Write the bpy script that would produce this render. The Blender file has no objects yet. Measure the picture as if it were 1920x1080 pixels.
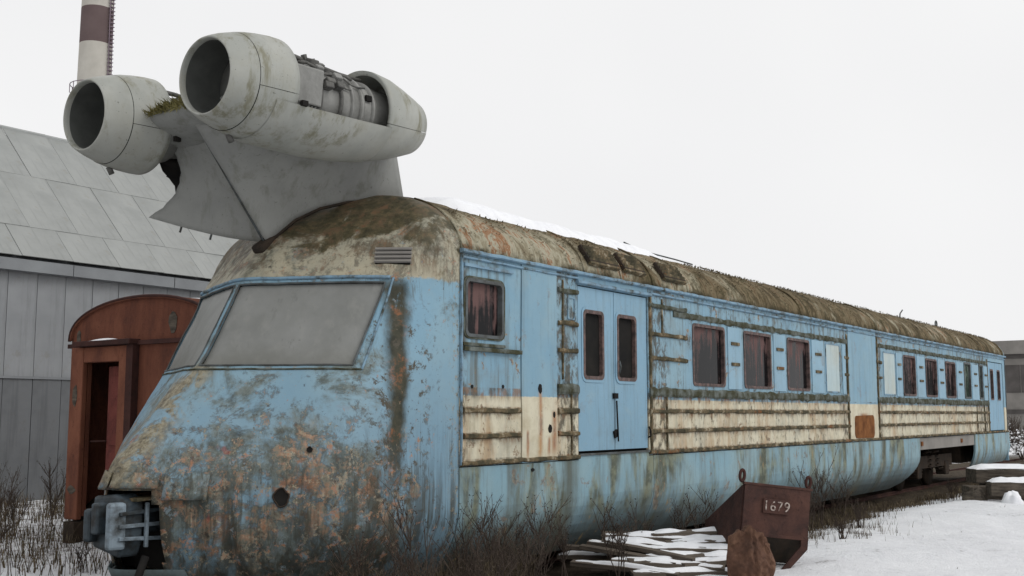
import bpy, math, random
import numpy as np
from mathutils import Vector, Matrix, noise as mnoise

random.seed(7); np.random.seed(7)
rad = math.radians
scene = bpy.context.scene
COL = scene.collection

# ------------------------------------------------------------------ camera
YAW, PITCH = 35.391, 6.567
cam_d = bpy.data.cameras.new('camera'); cam = bpy.data.objects.new('camera', cam_d); COL.objects.link(cam)
cam.location = (7.0926, -9.0273, 1.8913)
cam.rotation_euler = (rad(90 + PITCH), 0, rad(YAW))
cam_d.sensor_width = 36; cam_d.lens = 38.4375; cam_d.clip_start = 0.1; cam_d.clip_end = 5000
scene.camera = cam

# ------------------------------------------------------------------ sky, sun, exposure
SUN_EL, SUN_AZ = 42.0, 80.0          # azimuth measured from +Y towards +X
w = bpy.data.worlds.new('World'); scene.world = w; w.use_nodes = True
nt = w.node_tree; nt.nodes.clear()
wo = nt.nodes.new('ShaderNodeOutputWorld'); bg = nt.nodes.new('ShaderNodeBackground')
sky = nt.nodes.new('ShaderNodeTexSky'); sky.sky_type = 'NISHITA'; sky.sun_disc = False
sky.sun_elevation = rad(SUN_EL); sky.sun_rotation = rad(SUN_AZ)
hs = nt.nodes.new('ShaderNodeHueSaturation'); hs.inputs['Saturation'].default_value = 0.15
nt.links.new(sky.outputs[0], hs.inputs['Color'])
# thick even cloud in front of the blue sky
tc = nt.nodes.new('ShaderNodeTexCoord'); cn = nt.nodes.new('ShaderNodeTexNoise')
cn.inputs['Scale'].default_value = 1.6; cn.inputs['Detail'].default_value = 3
nt.links.new(tc.outputs['Generated'], cn.inputs['Vector'])
cr = nt.nodes.new('ShaderNodeValToRGB')
cr.color_ramp.elements[0].position = .3; cr.color_ramp.elements[0].color = (8.6, 8.6, 8.75, 1)
cr.color_ramp.elements[1].position = .7; cr.color_ramp.elements[1].color = (9.75, 9.75, 9.75, 1)
nt.links.new(cn.outputs[0], cr.inputs[0])
mx = nt.nodes.new('ShaderNodeMix'); mx.data_type = 'RGBA'; mx.inputs[0].default_value = .93
nt.links.new(hs.outputs[0], mx.inputs[6]); nt.links.new(cr.outputs[0], mx.inputs[7])
nt.links.new(mx.outputs[2], bg.inputs['Color']); bg.inputs['Strength'].default_value = 0.1
nt.links.new(bg.outputs[0], wo.inputs[0])
sd = bpy.data.lights.new('sun', 'SUN'); sun = bpy.data.objects.new('sun', sd); COL.objects.link(sun)
sd.energy = 1.0; sd.angle = rad(35); sd.color = (1, .975, .94)
sun.rotation_euler = Vector((-math.sin(rad(SUN_AZ)) * math.cos(rad(SUN_EL)), -math.cos(rad(SUN_AZ)) * math.cos(rad(SUN_EL)), -math.sin(rad(SUN_EL)))).to_track_quat('-Z', 'Y').to_euler()
scene.view_settings.view_transform = 'Standard'; scene.view_settings.look = 'None'
scene.view_settings.exposure = 0.0; scene.view_settings.gamma = 1
scene.render.engine = 'CYCLES'; scene.cycles.max_bounces = 6

# ------------------------------------------------------------------ mesh helpers
def tag(o, label, cat, group=None, kind=None):
    if label: o['label'] = label
    if cat: o['category'] = cat
    if group: o['group'] = group
    if kind: o['kind'] = kind
    return o

def empty(name, loc=(0, 0, 0), rz=0):
    o = bpy.data.objects.new(name, None); COL.objects.link(o); o.location = loc; o.rotation_euler = (0, 0, rz)
    o.empty_display_size = .2
    return o

def link(name, me, parent=None, loc=None, rot=None):
    o = bpy.data.objects.new(name, me); COL.objects.link(o)
    if parent: o.parent = parent
    if loc is not None: o.location = loc
    if rot is not None: o.rotation_euler = rot
    return o

class MB:
    def __init__(s): s.v = []; s.f = []; s.sm = []
    def add(s, vs, fs, smooth=False):
        b = len(s.v); s.v += [tuple(p) for p in vs]
        for f in fs: s.f.append(tuple(b + i for i in f)); s.sm.append(smooth)
        return s
    def box(s, c, size, rot=None, taper=None, smooth=False):
        hx, hy, hz = [k / 2 for k in size]
        vs = []
        for z in (-1, 1):
            for y in (-1, 1):
                for x in (-1, 1):
                    t = 1 if (taper is None or z < 0) else taper
                    vs.append(Vector((x * hx * t, y * hy * t, z * hz)))
        if rot is not None:
            M = rot if isinstance(rot, Matrix) else Matrix.Rotation(rot[2], 3, 'Z') @ Matrix.Rotation(rot[1], 3, 'Y') @ Matrix.Rotation(rot[0], 3, 'X')
            vs = [M @ p for p in vs]
        c = Vector(c)
        return s.add([p + c for p in vs], [(0, 2, 3, 1), (4, 5, 7, 6), (0, 1, 5, 4), (2, 6, 7, 3), (0, 4, 6, 2), (1, 3, 7, 5)], smooth)
    def bbox(s, a, b): return s.box([(a[i] + b[i]) / 2 for i in range(3)], [abs(b[i] - a[i]) for i in range(3)])
    def tube(s, path, r, n=8, closed=False, caps=True):
        path = [Vector(p) for p in path]; L = len(path)
        rs = r if isinstance(r, (list, tuple)) else [r] * L
        rings = []; up0 = None
        for i, p in enumerate(path):
            a = path[(i - 1) % L] if (closed or i > 0) else p
            b = path[(i + 1) % L] if (closed or i < L - 1) else p
            t = (b - a).normalized() if (b - a).length > 1e-9 else Vector((0, 0, 1))
            if up0 is None:
                up0 = Vector((0, 0, 1)) if abs(t.z) < .9 else Vector((1, 0, 0))
            x = up0 - t * up0.dot(t)
            if x.length < 1e-5: x = t.orthogonal()
            x.normalize(); up0 = x; y = t.cross(x)
            rings.append([p + (x * math.cos(2 * math.pi * k / n) + y * math.sin(2 * math.pi * k / n)) * rs[i] for k in range(n)])
        vs = [q for g in rings for q in g]; fs = []
        for i in range(L if closed else L - 1):
            j = (i + 1) % L
            for k in range(n):
                fs.append((i * n + k, i * n + (k + 1) % n, j * n + (k + 1) % n, j * n + k))
        if caps and not closed:
            fs.append(tuple(reversed(range(n)))); fs.append(tuple((L - 1) * n + k for k in range(n)))
        return s.add(vs, fs, True)
    def lathe(s, prof, n=48, a0=0, a1=2 * math.pi, axis='Y'):
        """profile (y, r); revolved about the Y axis; angle 0 = +X, 90 = +Z"""
        full = abs(a1 - a0 - 2 * math.pi) < 1e-6
        m = n if full else n + 1
        vs = []
        for (y, r) in prof:
            for k in range(m):
                a = a0 + (a1 - a0) * k / n
                vs.append((r * math.cos(a), y, r * math.sin(a)))
        fs = []
        for i in range(len(prof) - 1):
            for k in range(n):
                k2 = (k + 1) % m
                fs.append((i * m + k, i * m + k2, (i + 1) * m + k2, (i + 1) * m + k))
        return s.add(vs, fs, True)
    def grid(s, P, mask=None, smooth=True, flip=False):
        """P: array (R, C, 3); mask(R-1, C-1) True keeps the face"""
        R, Cn = P.shape[:2]; vs = [tuple(p) for p in P.reshape(-1, 3)]; fs = []
        for i in range(R - 1):
            for j in range(Cn - 1):
                if mask is None or mask[i, j]:
                    q = (i * Cn + j, i * Cn + j + 1, (i + 1) * Cn + j + 1, (i + 1) * Cn + j)
                    fs.append(q[::-1] if flip else q)
        return s.add(vs, fs, smooth)
    def prism(s, poly, y0, y1):
        """poly in (x,z) extruded along y"""
        n = len(poly)
        vs = [(x, y0, z) for x, z in poly] + [(x, y1, z) for x, z in poly]
        fs = [tuple(range(n)), tuple(reversed(range(n, 2 * n)))]
        for i in range(n): fs.append((i, n + i, n + (i + 1) % n, (i + 1) % n)[::-1])
        return s.add(vs, fs)
    def mesh(s, name, mats):
        me = bpy.data.meshes.new(name); me.from_pydata(s.v, [], s.f)
        for m in (mats if isinstance(mats, (list, tuple)) else [mats]): me.materials.append(m)
        me.polygons.foreach_set('use_smooth', s.sm); me.validate(); me.update()
        return me
    def build(s, name, mats, parent=None, loc=None, rot=None, fixn=True, bevel=0):
        me = s.mesh(name, mats)
        if fixn:
            import bmesh
            bm = bmesh.new(); bm.from_mesh(me); bmesh.ops.recalc_face_normals(bm, faces=bm.faces); bm.to_mesh(me); bm.free()
        o = link(name, me, parent, loc, rot)
        if bevel:
            b = o.modifiers.new('bevel', 'BEVEL'); b.width = bevel; b.segments = 2; b.limit_method = 'ANGLE'
        return o

def nz(x, y, z, sc=1.0): return mnoise.noise(Vector((x * sc, y * sc, z * sc)))
def fbm(x, y, z=0, sc=1.0, o=4): return mnoise.fractal(Vector((x * sc, y * sc, z * sc)), .6, 2.1, o)

def rounded_rect(s0, s1, z0, z1, r, k=5):
    pts = []
    for (cs, cz, a) in ((s1 - r, z1 - r, 0), (s0 + r, z1 - r, 90), (s0 + r, z0 + r, 180), (s1 - r, z0 + r, 270)):
        for i in range(k + 1):
            t = rad(a + 90 * i / k); pts.append((cs + r * math.cos(t), cz + r * math.sin(t)))
    return pts

# ------------------------------------------------------------------ material helpers
class G:
    def __init__(g, name, rough=.7, spec=.3, metal=0.0):
        g.m = bpy.data.materials.new(name); g.m.use_nodes = True; g.t = g.m.node_tree; g.t.nodes.clear()
        g.o = g.t.nodes.new('ShaderNodeOutputMaterial'); g.b = g.t.nodes.new('ShaderNodeBsdfPrincipled')
        g.t.links.new(g.b.outputs[0], g.o.inputs[0])
        g.b.inputs['Roughness'].default_value = rough; g.b.inputs['Specular IOR Level'].default_value = spec
        g.b.inputs['Metallic'].default_value = metal
        tcn = g.t.nodes.new('ShaderNodeTexCoord'); g.P = tcn.outputs['Object']
        s = g.t.nodes.new('ShaderNodeSeparateXYZ'); g.t.links.new(g.P, s.inputs[0]); g.x, g.y, g.z = s.outputs
    def _in(g, sock, v):
        if isinstance(v, bpy.types.NodeSocket): g.t.links.new(v, sock)
        elif isinstance(v, (tuple, list)): sock.default_value = tuple(v) + ((1,) if len(v) == 3 and len(sock.default_value) == 4 else ())
        else: sock.default_value = v
    def math(g, op, a, b=0.0, clamp=False):
        n = g.t.nodes.new('ShaderNodeMath'); n.operation = op; n.use_clamp = clamp
        g._in(n.inputs[0], a); g._in(n.inputs[1], b); return n.outputs[0]
    def add(g, a, b): return g.math('ADD', a, b)
    def mul(g, a, b): return g.math('MULTIPLY', a, b)
    def ss(g, x, lo, hi, a=0.0, b=1.0):
        n = g.t.nodes.new('ShaderNodeMapRange'); n.interpolation_type = 'SMOOTHSTEP'
        g._in(n.inputs[0], x)
        if lo < hi: vals = (lo, hi, a, b)
        else: vals = (hi, lo, b, a)
        for i, v in enumerate(vals): n.inputs[i + 1].default_value = v
        return n.outputs[0]
    def band(g, x, lo, hi, soft=.02): return g.mul(g.ss(x, lo - soft, lo + soft), g.ss(x, hi + soft, hi - soft))
    def vec(g, sc=(1, 1, 1), loc=(0, 0, 0), v=None):
        n = g.t.nodes.new('ShaderNodeMapping'); g.t.links.new(v or g.P, n.inputs[0])
        n.inputs['Scale'].default_value = sc; n.inputs['Location'].default_value = loc; return n.outputs[0]
    def noise(g, scale, detail=4, rough=.55, dist=0.0, sc=(1, 1, 1), loc=(0, 0, 0)):
        n = g.t.nodes.new('ShaderNodeTexNoise'); g.t.links.new(g.vec(sc, loc), n.inputs['Vector'])
        n.inputs['Scale'].default_value = scale; n.inputs['Detail'].default_value = detail
        n.inputs['Roughness'].default_value = rough; n.inputs['Distortion'].default_value = dist; return n.outputs[0]
    def vor(g, scale, sc=(1, 1, 1), feature='F1'):
        n = g.t.nodes.new('ShaderNodeTexVoronoi'); n.feature = feature; g.t.links.new(g.vec(sc), n.inputs['Vector'])
        n.inputs['Scale'].default_value = scale; return n.outputs[0]
    def mix(g, f, a, b):
        n = g.t.nodes.new('ShaderNodeMix'); n.data_type = 'RGBA'; g._in(n.inputs[0], f)
        g._in(n.inputs[6], a); g._in(n.inputs[7], b); return n.outputs[2]
    def ramp(g, f, els):
        n = g.t.nodes.new('ShaderNodeValToRGB'); g._in(n.inputs[0], f); r = n.color_ramp
        while len(r.elements) < len(els): r.elements.new(.5)
        for e, (p, c) in zip(r.elements, els): e.position = p; e.color = tuple(c) + (1,)
        return n.outputs[0]
    def done(g, color, rough=None, bump=None, bs=.3, bd=.02):
        g._in(g.b.inputs['Base Color'], color)
        if rough is not None: g._in(g.b.inputs['Roughness'], rough)
        if bump is not None:
            n = g.t.nodes.new('ShaderNodeBump'); n.inputs['Strength'].default_value = bs; n.inputs['Distance'].default_value = bd
            g._in(n.inputs['Height'], bump); g.t.links.new(n.outputs[0], g.b.inputs['Normal'])
        return g.m

BLUE = (.185, .325, .425); BLUE2 = (.235, .365, .435); CREAM = (.60, .56, .43)
OLIVE = (.10, .095, .06); MOSS = (.055, .055, .025); RUST = (.26, .095, .035); ORANGE = (.42, .19, .09); DARK = (.03, .028, .024)

M = {}
def simple(name, col, col2=None, scale=4, rough=.7, spec=.3, bs=.2, sc=(1, 1, 1), metal=0.0, lo=.35, hi=.65):
    g = G(name, rough, spec, metal); n = g.noise(scale, 5, .6, sc=sc)
    col2 = col2 or tuple(c * .6 for c in col)
    M[name] = g.done(g.ramp(n, [(lo, col), (hi, col2)]), bump=g.noise(scale * 5, 4), bs=bs, bd=.01); return M[name]

# --- weathered body paint: blue, cream band, grime, peeling
RIBZ = (1.375, 1.655, 1.925, 2.13)
def paint(name, cream=None, dirty=.5, peel=0.0, base=BLUE, base2=BLUE2, creamtop=None, nose=False, skirt=False, grime=(), runs=()):
    g = G(name, .6, .25)
    big = g.noise(.9, 4, .6); mid = g.noise(3.2, 6, .65, .3); fine = g.noise(14, 6, .7); vf = g.noise(38, 4, .7)
    col = g.mix(g.ss(big, .35, .7), base, base2)
    col = g.mix(g.mul(g.ss(mid, .45, .8), .4), col, (.30, .385, .41))
    fj = g.mul(g.add(fine, -.5), .16)
    if cream:
        wob = g.add(g.z, g.mul(g.add(fine, -.5), .03))
        cm = g.band(wob, cream[0], cream[1], .006)
        ccol = g.mix(g.ss(mid, .4, .75), CREAM, (.46, .41, .29))
        ccol = g.mix(g.mul(g.ss(g.noise(2.2, 5, .7, sc=(1, 1, .25), loc=(3, 1, 0)), .47, .70), .7 if grime else .25), ccol, (.36, .215, .10))
        col = g.mix(cm, col, ccol)
    if creamtop is not None:
        wob = g.add(g.z, g.mul(g.add(fine, -.5), .12))
        ct = g.ss(wob, creamtop - .02, creamtop + .02)
        tcol = g.mix(g.ss(big, .4, .6), (.40, .365, .27), (.31, .30, .235))
        col = g.mix(ct, col, tcol)
    st = g.noise(1.0, 5, .7, sc=(5.5, 5.5, .32))              # vertical runs
    st2 = g.noise(1.0, 5, .75, sc=(14, 14, .7), loc=(5, 2, 1))
    if nose:
        low = g.mul(g.ss(g.z, 2.2, 1.35), g.ss(g.y, -.1, -1.2))
        col = g.mix(g.mul(g.ss(g.z, 2.9, 1.6), .35), col, (.155, .225, .28))  # nose blue painted darker downward, shade put into the colour
        # grey-olive bloom, soft
        bl = g.add(g.noise(1.3, 7, .7, .6, loc=(2, 7, 1)), g.add(g.add(g.mul(low, .15), g.mul(g.ss(g.y, -1.2, -.5), -.10)), fj))
        col = g.mix(g.mul(g.ss(bl, .52, .66), .85), col, g.ramp(g.noise(4.5, 7, .72, .3, loc=(7, 3, 2)), [(.32, (.035, .036, .03)), (.44, (.085, .09, .068)), (.53, (.14, .15, .12)), (.62, (.17, .20, .20)), (.72, (.30, .275, .20))]))
        # peeled flakes, hard edged, several sizes
        dens = g.add(low, g.mul(g.ss(g.z, 3.05, 3.35), .55))
        p1 = g.add(g.noise(3.6, 10, .76, .3), g.add(g.mul(dens, .105), g.mul(fj, .9)))
        m1 = g.ss(p1, .60, .665)
        edge = g.mul(g.ss(p1, .57, .605), g.ss(p1, .65, .615))
        flake = g.ramp(g.noise(5.2, 7, .72, loc=(1, 9, 4)), [(.30, (.055, .045, .038)), (.40, (.11, .075, .055)), (.48, (.17, .17, .13)), (.56, (.32, .18, .11)), (.62, (.36, .32, .23)), (.72, (.19, .24, .26))])
        col = g.mix(g.mul(m1, .92), col, flake)
        # orange primer and rust
        p2 = g.add(g.noise(2.1, 9, .7, .5, loc=(11, 5, 9)), g.add(g.mul(low, .10), g.mul(fj, .7)))
        m2 = g.ss(p2, .645, .725)
        oc = g.ramp(g.noise(7, 6, .72, loc=(1, 2, 4)), [(.3, (.12, .055, .035)), (.45, (.25, .11, .055)), (.57, (.36, .20, .115)), (.7, (.38, .29, .19))])
        col = g.mix(g.mul(m2, .8), col, oc)
        col = g.mix(g.mul(edge, .4), col, DARK)
        p3 = g.noise(8.5, 8, .75, .2, loc=(2, 8, 3))
        col = g.mix(g.mul(g.ss(g.add(p3, g.mul(dens, .045)), .63, .67), .8), col, g.mix(g.ss(vf, .4, .6), (.38, .35, .25), (.05, .045, .035)))
        col = g.mix(g.mul(g.ss(g.noise(3, 3, .5, loc=(6, 6, 1)), .66, .72), g.mul(low, .6)), col, (.30, .07, .045))
        # runs of algae and dirt, plus painted shade low on the nose
        col = g.mix(g.mul(g.mul(g.ss(st, .43, .60), g.ss(g.z, 1.7, .7)), .85), col, (.042, .042, .033))
        col = g.mix(g.mul(g.ss(g.add(g.z, g.mul(g.add(mid, -.5), .6)), 1.0, .25), .55), col, (.055, .065, .065))  # painted shade: colour darkens toward the bottom where less sky reaches
        col = g.mix(g.mul(g.mul(g.ss(st2, .48, .64), g.ss(g.z, 2.1, 1.1)), .75), col, (.055, .054, .04))
        col = g.mix(g.mul(g.mul(g.ss(st2, .56, .66), g.ss(g.z, 2.2, 3.2)), .5), col, (.09, .085, .06))
        # the broad dark drain stain down the corner pillar, with rust in it
        sw = g.add(g.add(g.y, g.add(.585, g.mul(g.z, -.15))), g.mul(g.add(g.noise(2.4, 6, .7, sc=(1, 1, .7)), -.5), .22))
        stain = g.mul(g.mul(g.band(sw, -.74, -.54, .06), g.ss(g.x, -.8, -.5)), g.mul(g.ss(g.z, 3.34, 3.15), g.ss(g.z, .9, 1.7, .25, 1)))
        sc_ = g.ramp(g.noise(5, 7, .72), [(.35, (.022, .024, .016)), (.55, (.05, .048, .03)), (.66, (.22, .09, .038))])
        col = g.mix(g.mul(stain, g.ss(g.noise(7, 6, .75, sc=(1, 1, .35)), .22, .40)), col, sc_)
        ax = g.mul(g.band(sw, -1.0, -.2, .2), g.mul(g.ss(g.x, -.8, -.5), g.ss(g.z, 3.2, 2.7)))
        col = g.mix(g.mul(ax, g.ss(g.add(p3, g.mul(mid, .3)), .68, .76)), col, (.07, .062, .045))
        # sharp small flakes and cracks
        sf = g.add(g.noise(7.5, 10, .8, .15, loc=(5, 1, 2)), g.mul(dens, .07))
        col = g.mix(g.mul(g.ss(sf, .615, .635), .85), col, g.ramp(g.noise(6, 4, .6, loc=(8, 1, 1)), [(.38, (.045, .04, .033)), (.47, (.30, .27, .2)), (.54, (.36, .17, .09)), (.62, (.2, .26, .29))]))
        # chips along the seam at the corner
        seam = g.mul(g.ss(g.y, -.22, -.02), g.ss(g.add(g.mul(vf, .3), g.mul(fine, .7)), .52, .58))
        col = g.mix(g.mul(seam, .8), col, g.mix(g.ss(vf, .45, .55), (.05, .045, .035), (.30, .26, .18)))
        # moss creeping down from the roof
        mo = g.add(g.noise(1.6, 7, .68, .4, loc=(4, 4, 4)), g.add(g.mul(g.ss(g.z, 3.3, 4.2), .30), fj))
        mcol = g.ramp(g.noise(9, 6, .7, loc=(3, 3, 8)), [(.3, (.03, .028, .015)), (.5, (.075, .065, .035)), (.62, (.13, .10, .055)), (.72, (.16, .07, .035))])
        col = g.mix(g.mul(g.ss(mo, .56, .67), g.ss(g.z, 3.1, 3.4)), col, mcol)
        bs = g.noise(1.0, 6, .72, .2, sc=(7, 7, 1.3), loc=(1, 5, 5))
        col = g.mix(g.mul(g.mul(g.ss(bs, .47, .62), g.ss(g.z, 3.2, 3.5)), .75), col, g.ramp(mid, [(.35, (.05, .043, .026)), (.5, (.12, .085, .05)), (.65, (.19, .10, .055))]))
        # scraped ridge
        rg = g.mul(g.band(g.x, -2.05, -1.5, .12), g.band(g.z, .9, 2.4, .1))
        col = g.mix(g.mul(rg, g.ss(g.noise(3.4, 8, .72, .5, loc=(9, 1, 1)), .43, .54)), col, g.ramp(fine, [(.3, (.05, .045, .035)), (.48, (.19, .165, .11)), (.6, (.30, .275, .2)), (.72, (.19, .23, .24))]))
    else:
        less = g.math('SUBTRACT', 1.0, g.mul(cm, .55)) if cream else 1.0
        col = g.mix(g.mul(g.mul(g.ss(st, .50, .70), dirty), less), col, (.10, .10, .075))
        col = g.mix(g.mul(g.mul(g.ss(st2, .55, .68), dirty * .85), less), col, (.07, .065, .048))
        # broad soft soot and chalk
        col = g.mix(g.mul(g.ss(g.noise(1.4, 7, .7, .4, loc=(9, 4, 6)), .5, .68), dirty * .5), col, (.17, .19, .175))
        col = g.mix(g.mul(g.ss(g.noise(11, 8, .78, .2, loc=(2, 2, 9)), .60, .66), dirty * .8), col, g.mix(g.ss(vf, .4, .6), (.06, .055, .042), (.33, .36, .34)))
        if skirt:
            al = g.mul(g.ss(g.noise(1.0, 5, .65, .3, sc=(2.2, 1.7, .45), loc=(2, 2, 2)), .45, .62), g.ss(g.z, .1, .8))
            col = g.mix(g.mul(al, .9), col, g.mix(g.ss(mid, .4, .6), (.19, .195, .115), (.07, .07, .04)))
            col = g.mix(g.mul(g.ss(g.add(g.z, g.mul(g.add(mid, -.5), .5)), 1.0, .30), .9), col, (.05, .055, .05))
            col = g.mix(g.mul(g.ss(g.noise(2.4, 6, .7, sc=(1, 1, .5), loc=(8, 8, 0)), .60, .69), .7), col, (.31, .21, .09))
            for s0, wd in ((.9, .3), (2.0, .45), (4.35, .25), (12.9, .6), (14.4, .3)):
                col = g.mix(g.mul(g.mul(g.band(g.add(g.y, g.mul(g.add(mid, -.5), .3)), s0, s0 + wd * .6, wd * .4), g.ss(g.noise(3, 5, .7, sc=(1, 1, .3)), .3, .55)), .75), col, (.075, .072, .042))
        if peel:
            p1 = g.add(g.noise(3.1, 9, .72, .4, loc=(6, 1, 4)), g.mul(fj, .5))
            col = g.mix(g.mul(g.ss(p1, .60, .63), peel), col, g.ramp(fine, [(.35, (.06, .055, .04)), (.5, (.20, .12, .07)), (.65, (.34, .31, .22))]))
        for (s0, wd, z0, z1) in runs:
            sw = g.add(g.y, g.mul(g.add(g.noise(5, 5, .7, sc=(1, 1, .4)), -.5), wd * 1.6))
            rm = g.mul(g.band(sw, s0 - wd * .4, s0 + wd * .4, wd * .6), g.mul(g.ss(g.z, z0 - .05, z0 + .12), g.ss(g.z, z1 + .03, z1 - .03)))
            col = g.mix(g.mul(rm, g.ss(fine, .3, .5, .45, .95)), col, g.ramp(mid, [(.35, (.10, .045, .025)), (.5, (.28, .11, .04)), (.65, (.40, .21, .08))]))
        gn = g.noise(6, 8, .75, .3, sc=(1, 1, .6), loc=(3, 6, 2))
        for (s0, s1, sf) in grime:
            col = g.mix(g.mul(g.mul(g.band(g.y, s0, s1, sf), g.ss(gn, .45 if s1 - s0 < 2 else .53, .56 if s1 - s0 < 2 else .64)), .85), col, g.mix(g.ss(fine, .4, .65), (.045, .042, .03), (.11, .085, .055)))
        if grime:
            # rust and soot washed off each rib
            for rz in RIBZ:
                dn = g.mul(g.ss(g.z, rz - .13, rz - .02), g.ss(g.z, rz + .05, rz + .035))
                col = g.mix(g.mul(g.mul(dn, g.ss(g.add(g.mul(gn, .6), g.mul(st2, .4)), .43, .57)), .8), col, g.mix(g.ss(mid, .42, .58), (.055, .048, .033), (.20, .105, .05)))
            up = g.mul(g.ss(g.z, 3.05, 3.5), g.ss(g.add(g.mul(gn, .5), g.mul(st2, .5)), .48, .60))
            col = g.mix(g.mul(up, .6), col, (.08, .085, .075))
    # dark chips
    chip = g.ss(g.noise(22, 5, .7, loc=(3, 3, 3)), .665, .70)
    col = g.mix(g.mul(chip, .8), col, DARK)
    h = g.add(g.mul(fine, .5), g.mul(mid, 1.0))
    if nose: h = g.add(h, g.add(g.mul(m1, -.6), g.mul(m2, -.5)))
    M[name] = g.done(col, rough=g.ss(mid, .3, .8, .5, .8), bump=h, bs=.35, bd=.012); return M[name]

paint('side_paint', cream=(1.36, 2.085), dirty=.75, peel=.9, grime=((1.85, 2.36, .08), (4.14, 4.75, .12), (11.95, 12.4, .1), (14.1, 14.5, .1), (5.0, 11.9, .4), (14.6, 23, .4), (22.9, 24.5, .15), (-.1, .12, .05)))
paint('plain_panel_paint', cream=(1.36, 2.085), dirty=.25, peel=.3, runs=((1.50, .07, 1.37, 2.16), (1.79, .09, 1.42, 1.92), (1.68, .06, 1.37, 1.62), (1.25, .05, 1.37, 1.7), (13.2, .5, 1.38, 1.9)))
paint('door_paint', dirty=.3, peel=.15, base=(.215, .36, .47), base2=(.195, .335, .44))
paint('skirt_paint', dirty=.5, peel=.6, base=(.20, .335, .405), base2=(.25, .365, .40), skirt=True)
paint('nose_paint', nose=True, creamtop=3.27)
paint('pier_paint', dirty=.25, peel=.3, base=(.255, .40, .50), base2=(.225, .365, .46))
paint('pale_panel', dirty=.3, base=(.40, .50, .52), base2=(.45, .49, .45))

def roofmat():
    g = G('roof_moss', .9, .1)
    st = g.noise(1.0, 8, .75, .5, sc=(1.8, 3.4, 1.5), loc=(0, 1, 0)); f = g.noise(16, 6, .7); b = g.noise(.9, 5, .6); b3 = g.noise(2.6, 6, .7, loc=(3, 3, 1))
    col = g.ramp(st, [(.30, (.028, .024, .015)), (.42, (.07, .055, .03)), (.49, (.115, .088, .05)), (.55, (.19, .155, .095)), (.61, (.10, .058, .03)), (.72, (.21, .185, .125))])
    old = g.ramp(st, [(.33, (.09, .065, .038)), (.44, (.25, .22, .15)), (.53, (.38, .36, .275)), (.59, (.25, .115, .05)), (.68, (.37, .35, .27))])
    pale = g.mul(g.ss(g.add(b, g.mul(g.ss(g.y, 9.0, .5), .26)), .53, .66), g.ss(g.add(g.z, g.mul(g.add(b3, -.5), .5)), 4.22, 3.95))
    col = g.mix(pale, col, old)
    col = g.mix(g.mul(g.ss(g.add(g.mul(f, .4), g.mul(b3, .6)), .50, .62), .7), col, (.042, .040, .018))
    col = g.mix(g.mul(g.ss(g.z, 3.74, 3.64), g.ss(b3, .35, .6)), col, (.04, .035, .02))
    M['roof_moss'] = g.done(col, bump=g.add(f, st), bs=.7, bd=.03)
roofmat()

def ribmat():
    g = G('rib_grime', .9, .15); n = g.noise(5, 7, .7); f = g.noise(2, 5, .7, loc=(3, 3, 3))
    col = g.ramp(n, [(.32, (.03, .028, .018)), (.47, (.075, .065, .04)), (.57, (.16, .12, .07)), (.66, (.36, .33, .25))])
    col = g.mix(g.ss(f, .58, .66), col, (.17, .075, .03))
    M['rib_grime'] = g.done(col, bump=n, bs=.6, bd=.02)
ribmat()
def trimmat():
    g = G('trim_blue', .6, .25); n = g.noise(4, 7, .7, sc=(1, 1, 1)); f = g.noise(18, 4, .6)
    col = g.ramp(n, [(.36, (.05, .055, .045)), (.45, (.14, .2, .24)), (.53, (.175, .29, .39)), (.7, (.23, .35, .43))])
    M['trim_blue'] = g.done(col, bump=f, bs=.4, bd=.01)
trimmat()
simple('moss_strip', (.05, .05, .03), (.15, .17, .16), 6, .9, .1, .7, lo=.42, hi=.68)
simple('seal', (.16, .105, .095), (.045, .036, .034), 11, .7, .3, .4)
simple('frame_grey', (.10, .115, .12), (.05, .05, .045), 6, .7, .3, .4)
def glassmat(name, dark, dust, amount):
    g = G(name, .12, .12); s = g.noise(1, 5, .7, sc=(9, 9, .8)); n = g.noise(5, 5, .65)
    f = g.mul(g.ss(g.add(g.add(s, g.mul(n, .35)), g.mul(g.ss(g.z, 2.5, 3.25), .14)), .72, .88), amount)
    M[name] = g.done(g.mix(f, dark, dust), rough=g.ss(f, 0, .6, .10, .8), bump=n, bs=.03, bd=.01)
glassmat('pane_dark', (.008, .008, .009), (.22, .13, .12), .6)
glassmat('pane_green', (.03, .045, .035), (.16, .2, .17), .9)
def windshield():
    g = G('windshield_dust', .42, .4); n = g.noise(1.6, 6, .6); f = g.noise(9, 6, .65, sc=(1, 1, .5))
    col = g.ramp(n, [(.3, (.165, .17, .16)), (.5, (.205, .21, .20)), (.7, (.25, .255, .245))])
    col = g.mix(g.mul(g.ss(f, .5, .7), .35), col, (.27, .27, .25))
    col = g.mix(g.mul(g.ss(g.add(g.z, g.mul(g.add(n, -.5), .3)), 2.62, 2.36), .5), col, (.12, .12, .10))
    col = g.mix(g.mul(g.ss(g.noise(1, 6, .75, sc=(11, 11, .8)), .58, .68), .4), col, (.12, .125, .115))
    col = g.mix(g.mul(g.ss(g.noise(30, 4, .7), .66, .72), .5), col, (.09, .09, .08))
    M['windshield_dust'] = g.done(col, bump=f, bs=.05, bd=.01)
windshield()
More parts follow.
